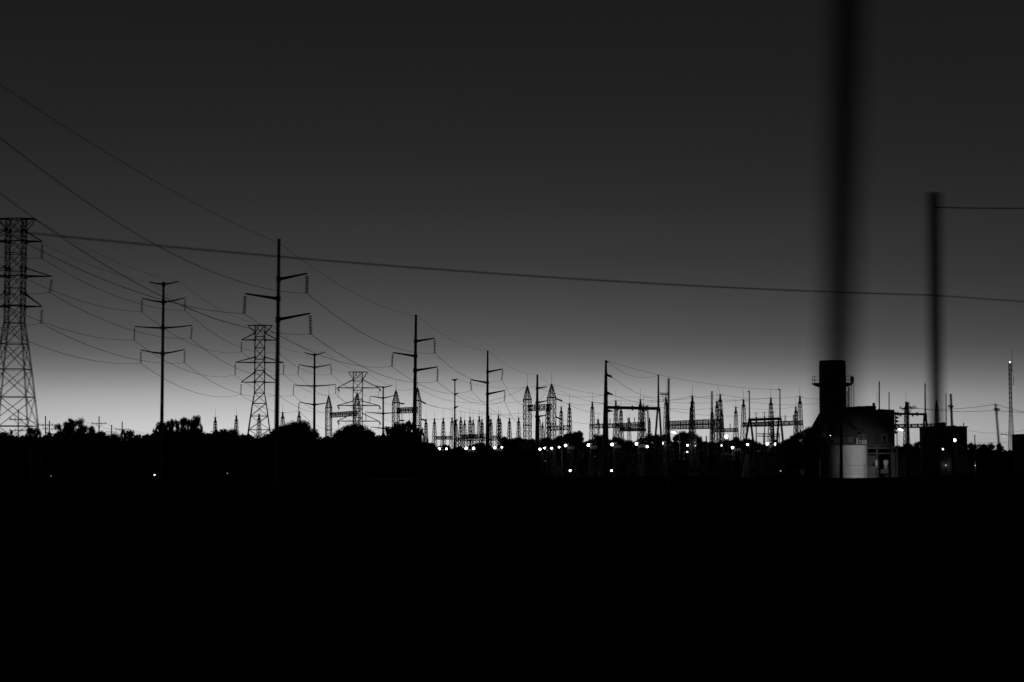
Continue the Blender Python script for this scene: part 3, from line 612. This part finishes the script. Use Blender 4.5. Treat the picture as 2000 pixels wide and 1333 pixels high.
MB().hull8([P(1714, 803, D1 - .05), P(1748.5, 806, D1 - .05), P(1748.5, 806, D1 + 14), P(1714, 803, D1 + 14), P(1714, 799, D1 - .05), P(1744, 801, D1 - .05), P(1744, 801, D1 + 14), P(1714, 799, D1 + 14)]).build('eave', DARK, bl)
for k_ in range(6):
    y0 = 808 + k_ * 7.2; w_ = 7.5 + (k_ == 1) * 1 + (k_ == 2) * 1.2 - (k_ > 3) * 1
    a = [P(1747.6, y0 + 3.6, D1 + .2), P(1748.2, y0 + 4.4, D1 + .2), P(1748.2, y0 + 4.4, D1 + 13), P(1747.6, y0 + 3.6, D1 + 13)]
    b = [P(1747.6, y0 - 4, D1 + .2), P(1748 + w_, y0 + 1.3, D1 + .2), P(1748 + w_, y0 + 1.3, D1 + 13), P(1747.6, y0 - 4, D1 + 13)]
    MB().hull8(a + b).build('intake_hood', CLAD, bl)
for k_ in range(7):
    xx = 1660 + k_ * 13; MB().box(P(xx, 836, D1 - .05), (.14, .1, 5.5)).build('wall_rib', CLAD, bl)
wn = MB().box(P(1727.5, 858, D1 - .04), (.85, .12, 1.6)).build('window_frame', LITE, bl); MB().box(P(1727.5, 858, D1 - .12), (.6, .06, 1.3)).build('pane', GLASS, wn)
MB().box(P(1729, 868, D1 - .3), (1.0, .5, 1.0)).build('door', CLAD, bl)
# lower process frame
fr = thing('pipe_gantry', (ux(1720, 306), 306, 0), 'open steel frame with cross beams right of the pale tank', 'steel frame')
for yy, hh in ((875.5, .28), (886, .2)): MB().box(P(1720, yy, 306), (58 * 306 / F, .4, hh)).build('beam', CLAD, fr)
for xx in (1693, 1712, 1742, 1750): MB().box((ux(xx, 306.3), 306.3, 2.7), (.3, .3, 5.4)).build('column', CLAD, fr)
for xx in (1695, 1703, 1711, 1719, 1727, 1735): MB().bar(P(xx, 874, 305.6), P(xx, 869.5, 305.6), .03).build('rail_post', STEEL, fr)
MB().bar(P(1693, 870, 305.6), P(1750, 870, 305.6), .03).build('handrail', STEEL, fr)
MB().box((ux(1743, 306.1), 306.1, 2.3), (.62, .5, 4.0)).build('cladding_panel', CLAD, fr)
MB().box(P(1702, 903, 307.5), (1.4, .3, 2.2)).build('cladding_panel', CLAD, fr)
wl = tag(MB().box((ux(1699, 300, 920), 300, 1.05), (1.6, .4, 2.1)).build('low_wall', CLAD, at=(ux(1699, 300), 300, 0)), 'plain grey low wall panel between the tank and the vessels', 'wall')
def vessel(px, y0, y1, rpx, D, label, cone=False):
    q = D / F; X = ux(px, D, 900); z1, z0 = uz(y0, D), uz(y1, D); r = rpx * q; root = thing('process_vessel', (X, D, 0), label, 'vessel', 'pale process vessels')
    prof = [(r * .45, z0 - .5), (r * (.5 if cone else .96), z0), (r, z0 + (z1 - z0) * (.6 if cone else .06)), (r, z1 - .2), (r * .8, z1), (.05, z1 + .05)]
    MB().lathe((X, D, 0), prof, 24).build('shell', LITE, root, smooth=True)
    for a in range(3):
        t = a * 2.1 + .4; MB().bar((X + r * .8 * math.cos(t), D + r * .8 * math.sin(t), 0), (X + r * .8 * math.cos(t), D + r * .8 * math.sin(t), z0 + .3), .05).build('leg', STEEL, root)
vessel(1711.5, 899, 909, 3, 303, 'narrow upright pale vessel, left of the pair beside the tank')
vessel(1730, 899, 912, 5, 303, 'wider pale hopper vessel, right of the pair beside the tank', True)
tag(MB().box((ux(1727, 302, 921), 302, uz(921, 302)), (1.2, .8, .7)).build('pump_box', CLAD, at=(ux(1727, 302), 302, 0)), 'small pale pump housing under the hopper vessel', 'pump')
# tank
Dt = 298; q = Dt / F; X = ux(1654.2, Dt, 900); R = 38.6 * q; zt = uz(870.5, Dt)
tk = thing('storage_tank', (X, Dt, 0), 'pale cylindrical storage tank lit from the right', 'storage tank')
MB().lathe((X, Dt, 0), [(R, 0), (R, zt), (R * .97, zt + .03), (.3, zt + .35)], 64).build('shell', TANKM, tk)
for k_ in range(1, 4): MB().lathe((X, Dt, zt * k_ / 4), [(R * 1.0, -.02), (R * 1.003, -.015), (R * 1.003, .015), (R, .02)], 64).build('weld_band', TANKM, tk)
for k_ in range(22):
    a = 2 * math.pi * k_ / 22; MB().bar((X + R * .95 * math.cos(a), Dt + R * .95 * math.sin(a), zt), (X + R * .95 * math.cos(a), Dt + R * .95 * math.sin(a), zt + 1.1), .03).build('railing_post', STEEL, tk)
for h_ in (.55, 1.1): MB().path([Vector((X + R * .95 * math.cos(2 * math.pi * k_ / 40), Dt + R * .95 * math.sin(2 * math.pi * k_ / 40), zt + h_)) for k_ in range(41)], .028).build('handrail', STEEL, tk)
MB().box(P(1674.5, 863, Dt - .5), (.22, .2, 1.1)).build('roof_nozzle', LITE, tk)
lad = MB(); xl = ux(1624, Dt); 
for dx in (-.25, .25): lad.bar((X - R * .78 + dx, Dt - R * .66, 0), (X - R * .78 + dx, Dt - R * .66, zt + 1), .04)
for k_ in range(18): lad.bar((X - R * .78 - .25, Dt - R * .66, .3 + k_ * .32), (X - R * .78 + .25, Dt - R * .66, .3 + k_ * .32), .025)
lad.build('ladder', DARK, tk)
# duct hopper and boxes behind the tank
dh = thing('duct_hopper', (ux(1655, 305), 305, 0), 'sloped duct hopper rising behind the tank roof', 'duct')
za, zb = uz(851.5, 305), uz(827, 305)
MB().hull8([(ux(1627, 305), 303.5, za), (ux(1672.5, 305), 303.5, za), (ux(1672.5, 305), 309, za), (ux(1627, 305), 309, za), (ux(1632, 305), 305.5, zb), (ux(1655, 305), 305.5, zb), (ux(1655, 305), 309, zb), (ux(1632, 305), 309, zb)]).build('hopper', CLAD, dh)
MB().box(P(1650, 853.2, 304), (4.2, 1.2, .22)).build('platform', DARK, dh)
for xx in (1628, 1637, 1646, 1653, 1660, 1667, 1672.5): MB().box(P(xx, 861, 304.2), (.16, .2, 1.5)).build('support_post', CLAD, dh)
MB().box(P(1650, 862, 306), (4.3, .3, 1.5)).build('back_panel', LITE, dh)
fu = thing('filter_unit', (ux(1683, 304), 304, 0), 'small pale filter unit at the right of the tank roof', 'filter unit')
MB().box((ux(1684, 303), 303, uz(864, 303)), (1.25, 1, .65)).build('housing', LITE, fu)
MB().lathe((ux(1686, 303.5), 303.5, uz(860, 303)), [(.32, 0), (.32, 1.05), (.1, 1.15)], 16).build('stub_pipe', CLAD, fu)
MB().box((ux(1678, 304.2), 304.2, uz(856, 303)), (.9, .6, 1.3)).build('side_panel', CLAD, fu)
MB().box((ux(1684, 303), 303, uz(867, 303) / 2), (.5, .5, uz(867, 303))).build('support', DARK, fu)
# low annex with windows
ax = thing('annex_building', (ux(1775, 318), 318, 0), 'low grey annex with framed windows between the two plant buildings', 'plant building')
xa, xb = ux(1752, 318), ux(1800, 318); z1 = uz(884, 318)
MB().box(((xa + xb) / 2, 321, z1 / 2), (xb - xa, 6, z1)).build('wall', CLAD, ax)
MB().box(((xa + xb) / 2, 320.9, z1 + .06), (xb - xa + .3, 6.4, .12)).build('roof_edge', CLAD, ax)
for xx in (1758, 1768, 1787, 1796):
    w_ = MB(); c = P(xx, 892, 317.94)
    for s in (-1, 1): w_.box(c + Vector((s * .42, 0, 0)), (.06, .08, 1.15)); w_.box(c + Vector((0, 0, s * .57)), (.9, .08, .06))
    fo = w_.build('window_frame', LITE, ax); MB().box(c + Vector((0, .02, 0)), (.8, .05, 1.1)).build('pane', GLASS, fo)
def block(label, x0, x1, top, D, dep, extra, wins, name='dark_building'):
    xa, xb = ux(x0, D + dep), ux(x1, D); z = uz(top, D); root = thing(name, ((xa + xb) / 2, D, 0), label, 'building')
    MB().box(((xa + xb) / 2, D + dep / 2, z / 2), (xb - xa, dep, z)).build('wall', BRICK, root)
    MB().box(((xa + xb) / 2, D + dep / 2, z + .08), (xb - xa + .3, dep + .3, .16)).build('parapet', BRICK, root)
    for (a, b, t, off, dd) in extra:
        u, v = ux(a, D + off + dd), ux(b, D); zt_ = uz(t, D); MB().box(((u + v) / 2, D + off + dd / 2, (z + .16 + zt_) / 2), (v - u, dd, zt_ - z - .16)).build('roof_unit', BRICK, root)
    for (a, b) in wins:
        c = P(a, b, D - .04); fo = MB().box(c, (.7, .1, 1.2)).build('window_frame', CLAD, root); MB().box(c + Vector((0, -.06, 0)), (.5, .04, 1.0)).build('pane', GLASS, fo)
    return root
bb = block('blocky dark building with stepped roof behind the second blurred pole', 1796, 1889, 834.5, 330, 12, [(1827, 1850, 825, 1, 6), (1850.5, 1871, 831, 1.4, 5)], [(1829, 862), (1838, 862), (1875, 862), (1882, 862)])
MB().bar(P(1882, 834, 331), P(1882, 826, 331), .09, n=6).build('vent_pipe', DARK, bb); MB().bar(P(1876, 834, 331), P(1876, 831, 331), .05, n=6).build('vent_pipe', DARK, bb)
block('plain dark building cut by the right frame edge', 1976, 2120, 849.8, 300, 7, [(1997, 2060, 848, 1, 4)], [(2020, 875), (2032, 875)])
ch = thing('control_house', (ux(1480, 331), 331, 0), 'low control house with a lit roof edge under the bulky trestle', 'control house')
xa, xb = ux(1452, 331), ux(1532, 331); z1 = uz(884, 331)
MB().box(((xa + xb) / 2, 334, z1 / 2), (xb - xa, 6, z1)).build('wall', CLAD, ch)
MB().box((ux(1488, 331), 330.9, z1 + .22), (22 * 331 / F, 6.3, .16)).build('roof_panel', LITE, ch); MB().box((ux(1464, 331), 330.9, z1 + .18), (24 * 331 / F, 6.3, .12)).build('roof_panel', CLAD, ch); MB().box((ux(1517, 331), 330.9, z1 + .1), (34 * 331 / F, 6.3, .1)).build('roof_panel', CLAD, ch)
# ------------------------------------------------------------------ switchyard equipment
random.seed(11)
def bus_support(px, D, h, w, label):
    X = ux(px, D); root = thing('bus_support', (X, D, 0), label, 'bus support', 'steel bus supports in the yard')
    for s in (-1, 1):
        MB().bar((X + s * w / 2, D, 0), (X + s * w / 2, D, h), .07).build('post', STEEL, root)
    bm = MB().bar((X - w / 2 - .4, D, h), (X + w / 2 + .4, D, h), .08).build('beam', STEEL, root)
    for k_ in range(3):
        x = X + (k_ - 1) * w * .42; MB().string((x, D, h + .08), (x, D, h + 1.0), .11, 5).build('post_insulator', INS, bm)
    MB().bar((X - w / 2, D, .1), (X + w / 2, D, h * .6), .035).bar((X + w / 2, D, .1), (X - w / 2, D, h * .6), .035).build('bracing', STEEL, root)
rows = [(316, 3.9), (336, 4.6), (352, 5.0)]
for r_, (D, h) in enumerate(rows):
    for i in range(15):
        px = 1066 + i * 33.5 + r_ * 9 + random.uniform(-4, 4)
        if 1455 < px < 1540 and r_ < 1: continue
        bus_support(px, D + random.uniform(-2, 2), h + random.uniform(-.3, .4), 1.7, f'{ORD[i]} bus support from left in the {["front", "middle", "rear"][r_]} yard row')
def breaker(px, D, label):
    X = ux(px, D); root = thing('circuit_breaker', (X, D, 0), label, 'circuit breaker', 'circuit breakers in the yard')
    for s in (-1, 1):
        for t in (-1, 1): MB().bar((X + s * .7, D + t * .4, 0), (X + s * .7, D + t * .4, 1.1), .05).build('leg', STEEL, root)
    tkk = MB().box((X, D, 1.5), (1.8, 1.0, .8)).build('tank', CLAD, root)
    for k_ in range(3):
        for s in (-1, 1): x = X + (k_ - 1) * .6; MB().string((x, D + s * .25, 1.9), (x + (k_ - 1) * .12, D + s * .9, 3.2), .12, 6).build('bushing', INS, tkk)
for i in range(12): breaker(1082 + i * 39 + random.uniform(-5, 5), 308 + random.uniform(-2, 2), f'{ORD[i]} squat circuit breaker from left along the front of the yard')
def transformer(px, D, label):
    X = ux(px, D); root = thing('transformer', (X, D, 0), label, 'transformer', 'power transformers in the yard')
    t = MB().box((X, D, 1.7), (2.4, 2.2, 2.8)).build('tank', CLAD, root)
    for s in (-1, 1):
        for k_ in range(6): MB().box((X + s * 1.55, D - .95 + k_ * .38, 1.6), (.5, .08, 2.2)).build('radiator_fin', CLAD, t)
    MB().bar((X - .9, D + .4, 3.9), (X + .9, D + .4, 3.9), .32, n=14).build('conservator', CLAD, root)
    for k_ in range(3): MB().string((X + (k_ - 1) * .75, D - .4, 3.1), (X + (k_ - 1) * .95, D - .6, 4.6), .15, 7).build('bushing', INS, root)
for i, px in enumerate((1128, 1222, 1325, 1420)): transformer(px, 325, f'{ORD[i]} boxy power transformer from left in the yard')
# white posts caught by the low lamps
for i, (px, y0, h_) in enumerate([(1128.5, 913, 1.6), (1250.3, 899, 2.4), (1169, 913, 2.2)]):
    tag(MB().box((ux(px, 312), 312, h_ / 2), (.28, .28, h_)).build('marker_post', LITE, at=(ux(px, 312), 312, 0)), ['pale stub post beside the low left yard lamp', 'tall pale post under the heavy portal beam', 'pale post just left of the heavy tapered pole'][i], 'post')
# wire fence crossing in front of the tank
fc = thing('wire_fence', (ux(1680, 200), 200, 0), 'two-rail fence in front of the pale tank', 'fence')
for yy in (909.3, 926.2): MB().bar(P(1500, yy + .3, 200), P(1830, yy - .3, 200), .018).build('rail', DARK, fc)
for k_ in range(8): x = ux(1500 + k_ * 47, 200); MB().bar((x, 200.06, 0), (x, 200.06, 2.6), .03).build('fence_post', DARK, fc)
# dark earth bank hiding the feet of the yard
bank = MB(); xs = np.linspace(-90, 95, 90); rr = random.Random(3)
prof = []
for x in xs: prof.append(.25 + .25 * math.sin(x * .13) + rr.uniform(0, .18))
for i, x in enumerate(xs):
    h_ = max(.1, prof[i]) 
    bank.v += [Vector((x, 262, 0)), Vector((x, 266, h_)), Vector((x, 270, h_)), Vector((x, 276, 0))]
for i in range(len(xs) - 1):
    o = i * 4
    for j in range(3): bank.f.append((o + j, o + 4 + j, o + 5 + j, o + 1 + j))
tag(bank.build('earth_bank', GRASS, at=(0, 0, 0)), kind='structure')
# lamp that lights the tank
def work_light(loc, tgt, watts, label):
    loc = Vector(loc); root = thing('work_light', (loc.x, loc.y, 0), label, 'floodlight', 'lit yard floodlights')
    MB().bar((loc.x, loc.y, 0), (loc.x, loc.y, loc.z - .1), .05, n=8).build('pole', STEEL, root)
    MB().box(loc + Vector((.12, -.25, .05)), (.3, .3, .26)).build('lamp_head', STEEL, root)
    sd = bpy.data.lights.new('lamp_glow', 'SPOT'); sd.energy = watts; sd.spot_size = math.radians(34); sd.spot_blend = .8; sd.shadow_soft_size = .15
    so = bpy.data.objects.new('lamp_glow', sd); S.collection.objects.link(so); so.parent = root; so.location = loc + Vector((-.1, .1, .05)) - root.location
    so.rotation_euler = (Vector(tgt) - loc).to_track_quat('-Z', 'Y').to_euler()
work_light((ux(1738, 274), 274, 6.2), (ux(1682, 296), 296, 2.8), 7500, 'shaded floodlight on a thin post aimed at the pale tank')
# ------------------------------------------------------------------ trees
def leafmesh(name, seed, kind):
    rg = np.random.default_rng(seed); pts = []; lobes = []
    if kind == 'round': nl, lr, sp_ = 44, (.09, .16), 1.
    elif kind == 'open': nl, lr, sp_ = 44, (.055, .12), 1.
    elif kind == 'spiky': nl, lr, sp_ = 120, (.05, .085), 1.
    else: nl, lr, sp_ = 26, (.10, .18), 1.
    V = []; 
    for i in range(nl):
        a = rg.uniform(0, 2 * math.pi); t = rg.uniform(0, 1)
        if kind == 'spiky': z = .1 + .84 * t; rad = rg.uniform(.0, 1) ** .6 * .42 * math.sqrt(max(.02, 1 - ((z - .45) / .56) ** 2))
        else: z = .12 + .74 * t; rad = .42 * math.sqrt(max(.02, 1 - ((z - .42) / .5) ** 2)) * rg.uniform(.5, 1.)
        c = np.array([rad * math.cos(a), rad * math.sin(a), z]); r = rg.uniform(*lr)
        lobes.append((c, r))
        n = int({'round': 720, 'open': 480, 'spiky': 400, 'low': 700}[kind] * (r / .12) ** 1.3)
        d = rg.normal(size=(n, 3)); d /= np.linalg.norm(d, axis=1)[:, None]; rr_ = r * rg.uniform(.2, 1.1, size=(n, 1)) ** .8; far_ = rg.uniform(0, 1, (n, 1)) < .13; rr_ = np.where(far_, rr_ * rg.uniform(1.0, 1.5, (n, 1)), rr_)
        p = c + d * rr_ * (np.array([.75, .75, 1.5]) if kind == 'spiky' else np.array([1.1, 1.1, .85])); V.append(p)
    if True:
        n = 2600; d = rg.normal(size=(n, 3)); d /= np.linalg.norm(d, axis=1)[:, None]; V.append(np.array([0, 0, .3 if kind == 'open' else .36]) + d * np.array([.34, .34, .22 if kind == 'open' else .28]) * rg.uniform(0, 1, (n, 1)) ** .5)
    c = np.concatenate(V); n = len(c); s = {'round': .0125, 'open': .013, 'spiky': .0145, 'low': .015}[kind]
    u = rg.normal(size=(n, 3)); u /= np.linalg.norm(u, axis=1)[:, None]; w = np.cross(u, rg.normal(size=(n, 3))); w /= np.linalg.norm(w, axis=1)[:, None]
    k = s * rg.uniform(.6, 1.4, (n, 1)); v = np.stack([c - u * k, c + w * k * .7, c + u * k, c - w * k * .7], 1).reshape(-1, 3)
    me = bpy.data.meshes.new(name); me.vertices.add(4 * n); me.vertices.foreach_set('co', v.astype(np.float32).ravel())
    me.loops.add(4 * n); me.loops.foreach_set('vertex_index', np.arange(4 * n, dtype=np.int32)); me.polygons.add(n)
    me.polygons.foreach_set('loop_start', np.arange(0, 4 * n, 4, dtype=np.int32)); me.polygons.foreach_set('loop_total', np.full(n, 4, dtype=np.int32)); me.update(); me.validate()
    me.materials.append(LEAF)
    t = MB(); t.bar((0, 0, -.22), (0, 0, .25), .028, .02, n=8)
    for c_, r in lobes[::2 if kind != 'spiky' else 1]:
        m_ = Vector((c_[0] * .35, c_[1] * .35, .18 + c_[2] * .4)); t.bar((0, 0, .1), m_, .012, .008, n=5); t.bar(m_, Vector(c_), .008, .003, n=5)
    tm = bpy.data.meshes.new('trunk'); tm.from_pydata([tuple(x) for x in t.v], [], t.f); tm.materials.append(BARK); tm.update()
    return me, tm
KM = {}
for i, kd in enumerate(('round', 'round', 'round', 'open', 'open', 'spiky', 'spiky', 'low', 'low')): KM.setdefault(kd, []).append(leafmesh('crown', 40 + i, kd))
def tree(px, top, wpx, D, kind, label, group, hscale=1.):
    q = D / F; X = ux(px, D); H = uz(top, D); w = wpx * q
    # crown occupies the upper part of the tree
    ch_ = min(H * .93, max(w * .95 * hscale, H * .55)); zb = H - ch_ * .98
    me, tm = random.choice(KM[kind]); root = thing('tree', (X, D, 0), label, 'tree', group)
    rz = random.uniform(0, 6.28)
    c = bpy.data.objects.new('crown', me); t = bpy.data.objects.new('trunk', tm)
    for o in (c, t):
        S.collection.objects.link(o); o.parent = root; o.scale = (w, w, ch_); o.rotation_euler.z = rz; o.location = (0, 0, zb)
    # trunk reaches the ground
    tr = MB().bar((X, D, 0), (X, D, zb + ch_ * .1), .14 + w * .02, .1 + w * .015, n=8).build('stem', BARK, root)
    return root
random.seed(21)
TL = [(8, 846, 50, 205, 'low', 'low tree at the left frame edge'), (52, 846, 55, 215, 'low', 'low bush tree under the tallest pylon, left half'), (64, 836, 32, 230, 'spiky', 'wispy thin-leaved tree under the tallest pylon'), (92, 845, 40, 200, 'low', 'low tree right of the tallest pylon foot'),
      (124, 818, 34, 200, 'open', 'left crown of the tall open-crowned tree clump at left'), (146, 810, 44, 202, 'open', 'tallest open-crowned tree left of the wooden poles'), (168, 826, 40, 204, 'open', 'right shoulder of the tall open tree clump'), (196, 840, 40, 200, 'low', 'low dense tree under the fourth wooden pole'),
      (222, 855, 35, 205, 'low', 'lowest gap tree between the wooden poles'), (250, 842, 38, 215, 'spiky', 'wispy tree right of the last wooden pole'), (286, 842, 50, 200, 'low', 'sloping tree left of the four-pair monopole'), (318, 826, 40, 205, 'spiky', 'spiky tree at the foot of the four-pair monopole'),
      (337, 820, 26, 203, 'spiky', 'pointed tree just right of the four-pair monopole'), (362, 817, 36, 205, 'spiky', 'bigger spiky tree right of the four-pair monopole'), (384, 815, 30, 207, 'spiky', 'right half of the twin spiky trees'), (340, 846, 60, 200, 'low', 'low dark tree under the twin spiky trees'),
      (300, 838, 60, 201, 'low', 'mound-like tree on the rising slope left of the four-pair monopole'), (345, 836, 62, 206, 'low', 'dense mound-like tree behind the pointed tree'), (374, 832, 54, 209, 'low', 'dense mound-like tree behind the twin spiky trees'), (205, 838, 50, 204, 'low', 'shoulder tree right of the open-crowned clump'), (405, 842, 50, 205, 'low', 'low tree left of the first spired mast'), (446, 836, 50, 205, 'round', 'low rounded tree under the first spired masts'), (485, 846, 60, 203, 'low', 'flat low tree under the middle pylon'), (528, 836, 36, 206, 'low', 'tree left of the tallest monopole foot'),
      (556, 828, 52, 205, 'round', 'rounded tree just right of the tallest monopole foot'), (580, 821, 58, 208, 'round', 'broad rounded tree right of the tallest monopole'), (605, 836, 40, 206, 'round', 'right shoulder tree left of the first portal column'), (626, 850, 30, 205, 'low', 'low bush left of the first portal column'),
      (650, 852, 40, 210, 'low', 'low bush at the first portal column'), (672, 836, 46, 200, 'round', 'left side of the round tree before the smallest pylon'), (693, 827, 62, 202, 'round', 'big round tree before the smallest pylon'), (716, 838, 40, 204, 'round', 'right side of the round tree before the smallest pylon'), (740, 853, 36, 205, 'low', 'low bush right of the round tree'),
      (762, 836, 40, 204, 'spiky', 'spindly tree at the farthest four-pair monopole'), (778, 828, 36, 206, 'spiky', 'spindly tree under the third portal column'), (796, 824, 34, 204, 'spiky', 'tall spindly tree left of the second tallest monopole'), (818, 838, 36, 206, 'spiky', 'spindly tree right of the second tallest monopole'), (780, 848, 70, 200, 'low', 'dense low tree below the spindly trees'), (815, 858, 36, 204, 'low', 'low dense tree by the second tallest monopole foot'),
      (840, 864, 34, 300, 'round', 'small rounded bush left of the leftmost lamp pair'), (938, 864, 30, 480, 'round', 'small rounded tree left of the third monopole foot'), (994, 850, 42, 480, 'low', 'dark tree right of the third monopole'), (1020, 850, 40, 490, 'low', 'dark tree left of the thin monopole'), (1042, 852, 20, 480, 'low', 'small tree left of the thin monopole foot'),
      (1072, 850, 42, 480, 'low', 'dark tree under the tallest portal column'), (1098, 845, 36, 480, 'low', 'dark tree between the small masts right of the portal'), (1118, 843, 30, 485, 'round', 'tree under the second tall spired mast'), (1130, 840, 22, 470, 'round', 'small high tree right of the second tall spired mast'), (1146, 854, 34, 480, 'low', 'low tree left of the heavy tapered pole'),
      (1172, 847, 34, 470, 'round', 'tree just left of the heavy tapered pole'), (1200, 850, 44, 480, 'low', 'low tree right of the heavy tapered pole'), (1240, 851, 60, 480, 'low', 'low tree under the heavy portal beam'), (1275, 846, 40, 475, 'round', 'tree at the right leg of the heavy portal'), (1297, 846, 30, 470, 'round', 'small tree left of the stout one-armed pole'),
      (1328, 843, 30, 400, 'round', 'left lobe tree of the wide dark tree'), (1344, 841, 42, 400, 'round', 'wide dark tree below the stacked girders'), (1366, 853, 18, 410, 'spiky', 'small pointed conifer-like tree right of the wide dark tree'), (1385, 862, 30, 420, 'low', 'low tree right of the wide dark tree'), (1415, 852, 50, 480, 'low', 'low tree under the slanted spire mast'),
      (1445, 850, 44, 480, 'low', 'low tree left of the bulky trestle'), (1475, 853, 44, 480, 'low', 'low tree under the left of the bulky trestle'), (1520, 855, 44, 480, 'low', 'low tree under the right of the bulky trestle'), (1545, 850, 40, 480, 'round', 'tree left of the last tall spired mast'), (1566, 839, 40, 320, 'round', 'tree under the last tall spired mast'), (1588, 832, 44, 305, 'round', 'large dark tree left of the stack'), (1560, 856, 60, 300, 'low', 'dense low tree at the left of the stack'), (1600, 850, 50, 300, 'low', 'dense low tree at the stack foot'),
      (1762, 862, 34, 360, 'low', 'tree under the street lamp right of the louvred building'), (1790, 858, 26, 350, 'low', 'tree at the left wall of the dark building'), (1894, 866, 34, 340, 'spiky', 'thin tree at the right wall of the dark building'), (1911, 863, 42, 345, 'open', 'open tree at the short post'), (1926, 864, 34, 340, 'open', 'small open tree left of the leaning pole'), (1942, 861, 42, 345, 'open', 'open tree at the leaning pole'), (1960, 880, 36, 350, 'low', 'low tree under the radio tower'), (1925, 874, 90, 345, 'low', 'dense low tree at far right')]
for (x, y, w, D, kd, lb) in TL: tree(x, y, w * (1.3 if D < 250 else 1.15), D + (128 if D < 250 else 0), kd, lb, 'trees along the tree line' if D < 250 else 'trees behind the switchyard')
def thicket(name, label, x0, x1, D, dep, prof, n, size, seed):
    rg = np.random.default_rng(seed); x = rg.uniform(x0, x1, n); y = D + rg.uniform(0, dep, n)
    xs_ = [ux(p[0], D) for p in prof]; zs_ = [uz(p[1], D) for p in prof]
    h = np.interp(x, xs_, zs_) * (1 + .05 * np.sin(x * 1.3) + .05 * np.sin(x * .47 + 1)); z = h * np.minimum(1.03, rg.uniform(0, 1.0, n) ** .85 + rg.normal(0, .02, n)); z = np.maximum(z, .05)
    c = np.stack([x, y, z], 1); u = rg.normal(size=(n, 3)); u /= np.linalg.norm(u, axis=1)[:, None]; w = np.cross(u, rg.normal(size=(n, 3))); w /= np.linalg.norm(w, axis=1)[:, None]
    k = size * rg.uniform(.6, 1.3, (n, 1)); v = np.stack([c - u * k, c + w * k * .8, c + u * k, c - w * k * .8], 1).reshape(-1, 3)
    me = bpy.data.meshes.new(name); me.vertices.add(4 * n); me.vertices.foreach_set('co', v.astype(np.float32).ravel()); me.loops.add(4 * n); me.loops.foreach_set('vertex_index', np.arange(4 * n, dtype=np.int32)); me.polygons.add(n)
    me.polygons.foreach_set('loop_start', np.arange(0, 4 * n, 4, dtype=np.int32)); me.polygons.foreach_set('loop_total', np.full(n, 4, dtype=np.int32)); me.update(); me.validate(); me.materials.append(LEAF)
    o = bpy.data.objects.new(name, me); S.collection.objects.link(o); tag(o, label, 'undergrowth', kind='stuff'); return o
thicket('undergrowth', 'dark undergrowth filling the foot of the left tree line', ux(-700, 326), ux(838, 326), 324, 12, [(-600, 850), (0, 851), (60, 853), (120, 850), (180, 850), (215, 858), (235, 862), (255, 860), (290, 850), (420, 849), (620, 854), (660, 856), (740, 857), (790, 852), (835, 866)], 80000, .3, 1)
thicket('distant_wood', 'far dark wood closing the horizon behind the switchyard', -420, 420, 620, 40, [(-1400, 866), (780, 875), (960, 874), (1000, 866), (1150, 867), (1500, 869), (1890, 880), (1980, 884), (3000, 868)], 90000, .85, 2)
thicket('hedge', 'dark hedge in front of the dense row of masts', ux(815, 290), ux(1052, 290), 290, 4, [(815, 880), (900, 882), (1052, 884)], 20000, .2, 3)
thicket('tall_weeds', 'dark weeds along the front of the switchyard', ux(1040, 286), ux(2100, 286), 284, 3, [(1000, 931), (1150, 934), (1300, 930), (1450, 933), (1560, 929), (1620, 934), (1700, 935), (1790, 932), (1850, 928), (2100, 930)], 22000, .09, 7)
for o in ROOTS:
    if '_o' in o: del o['_o']
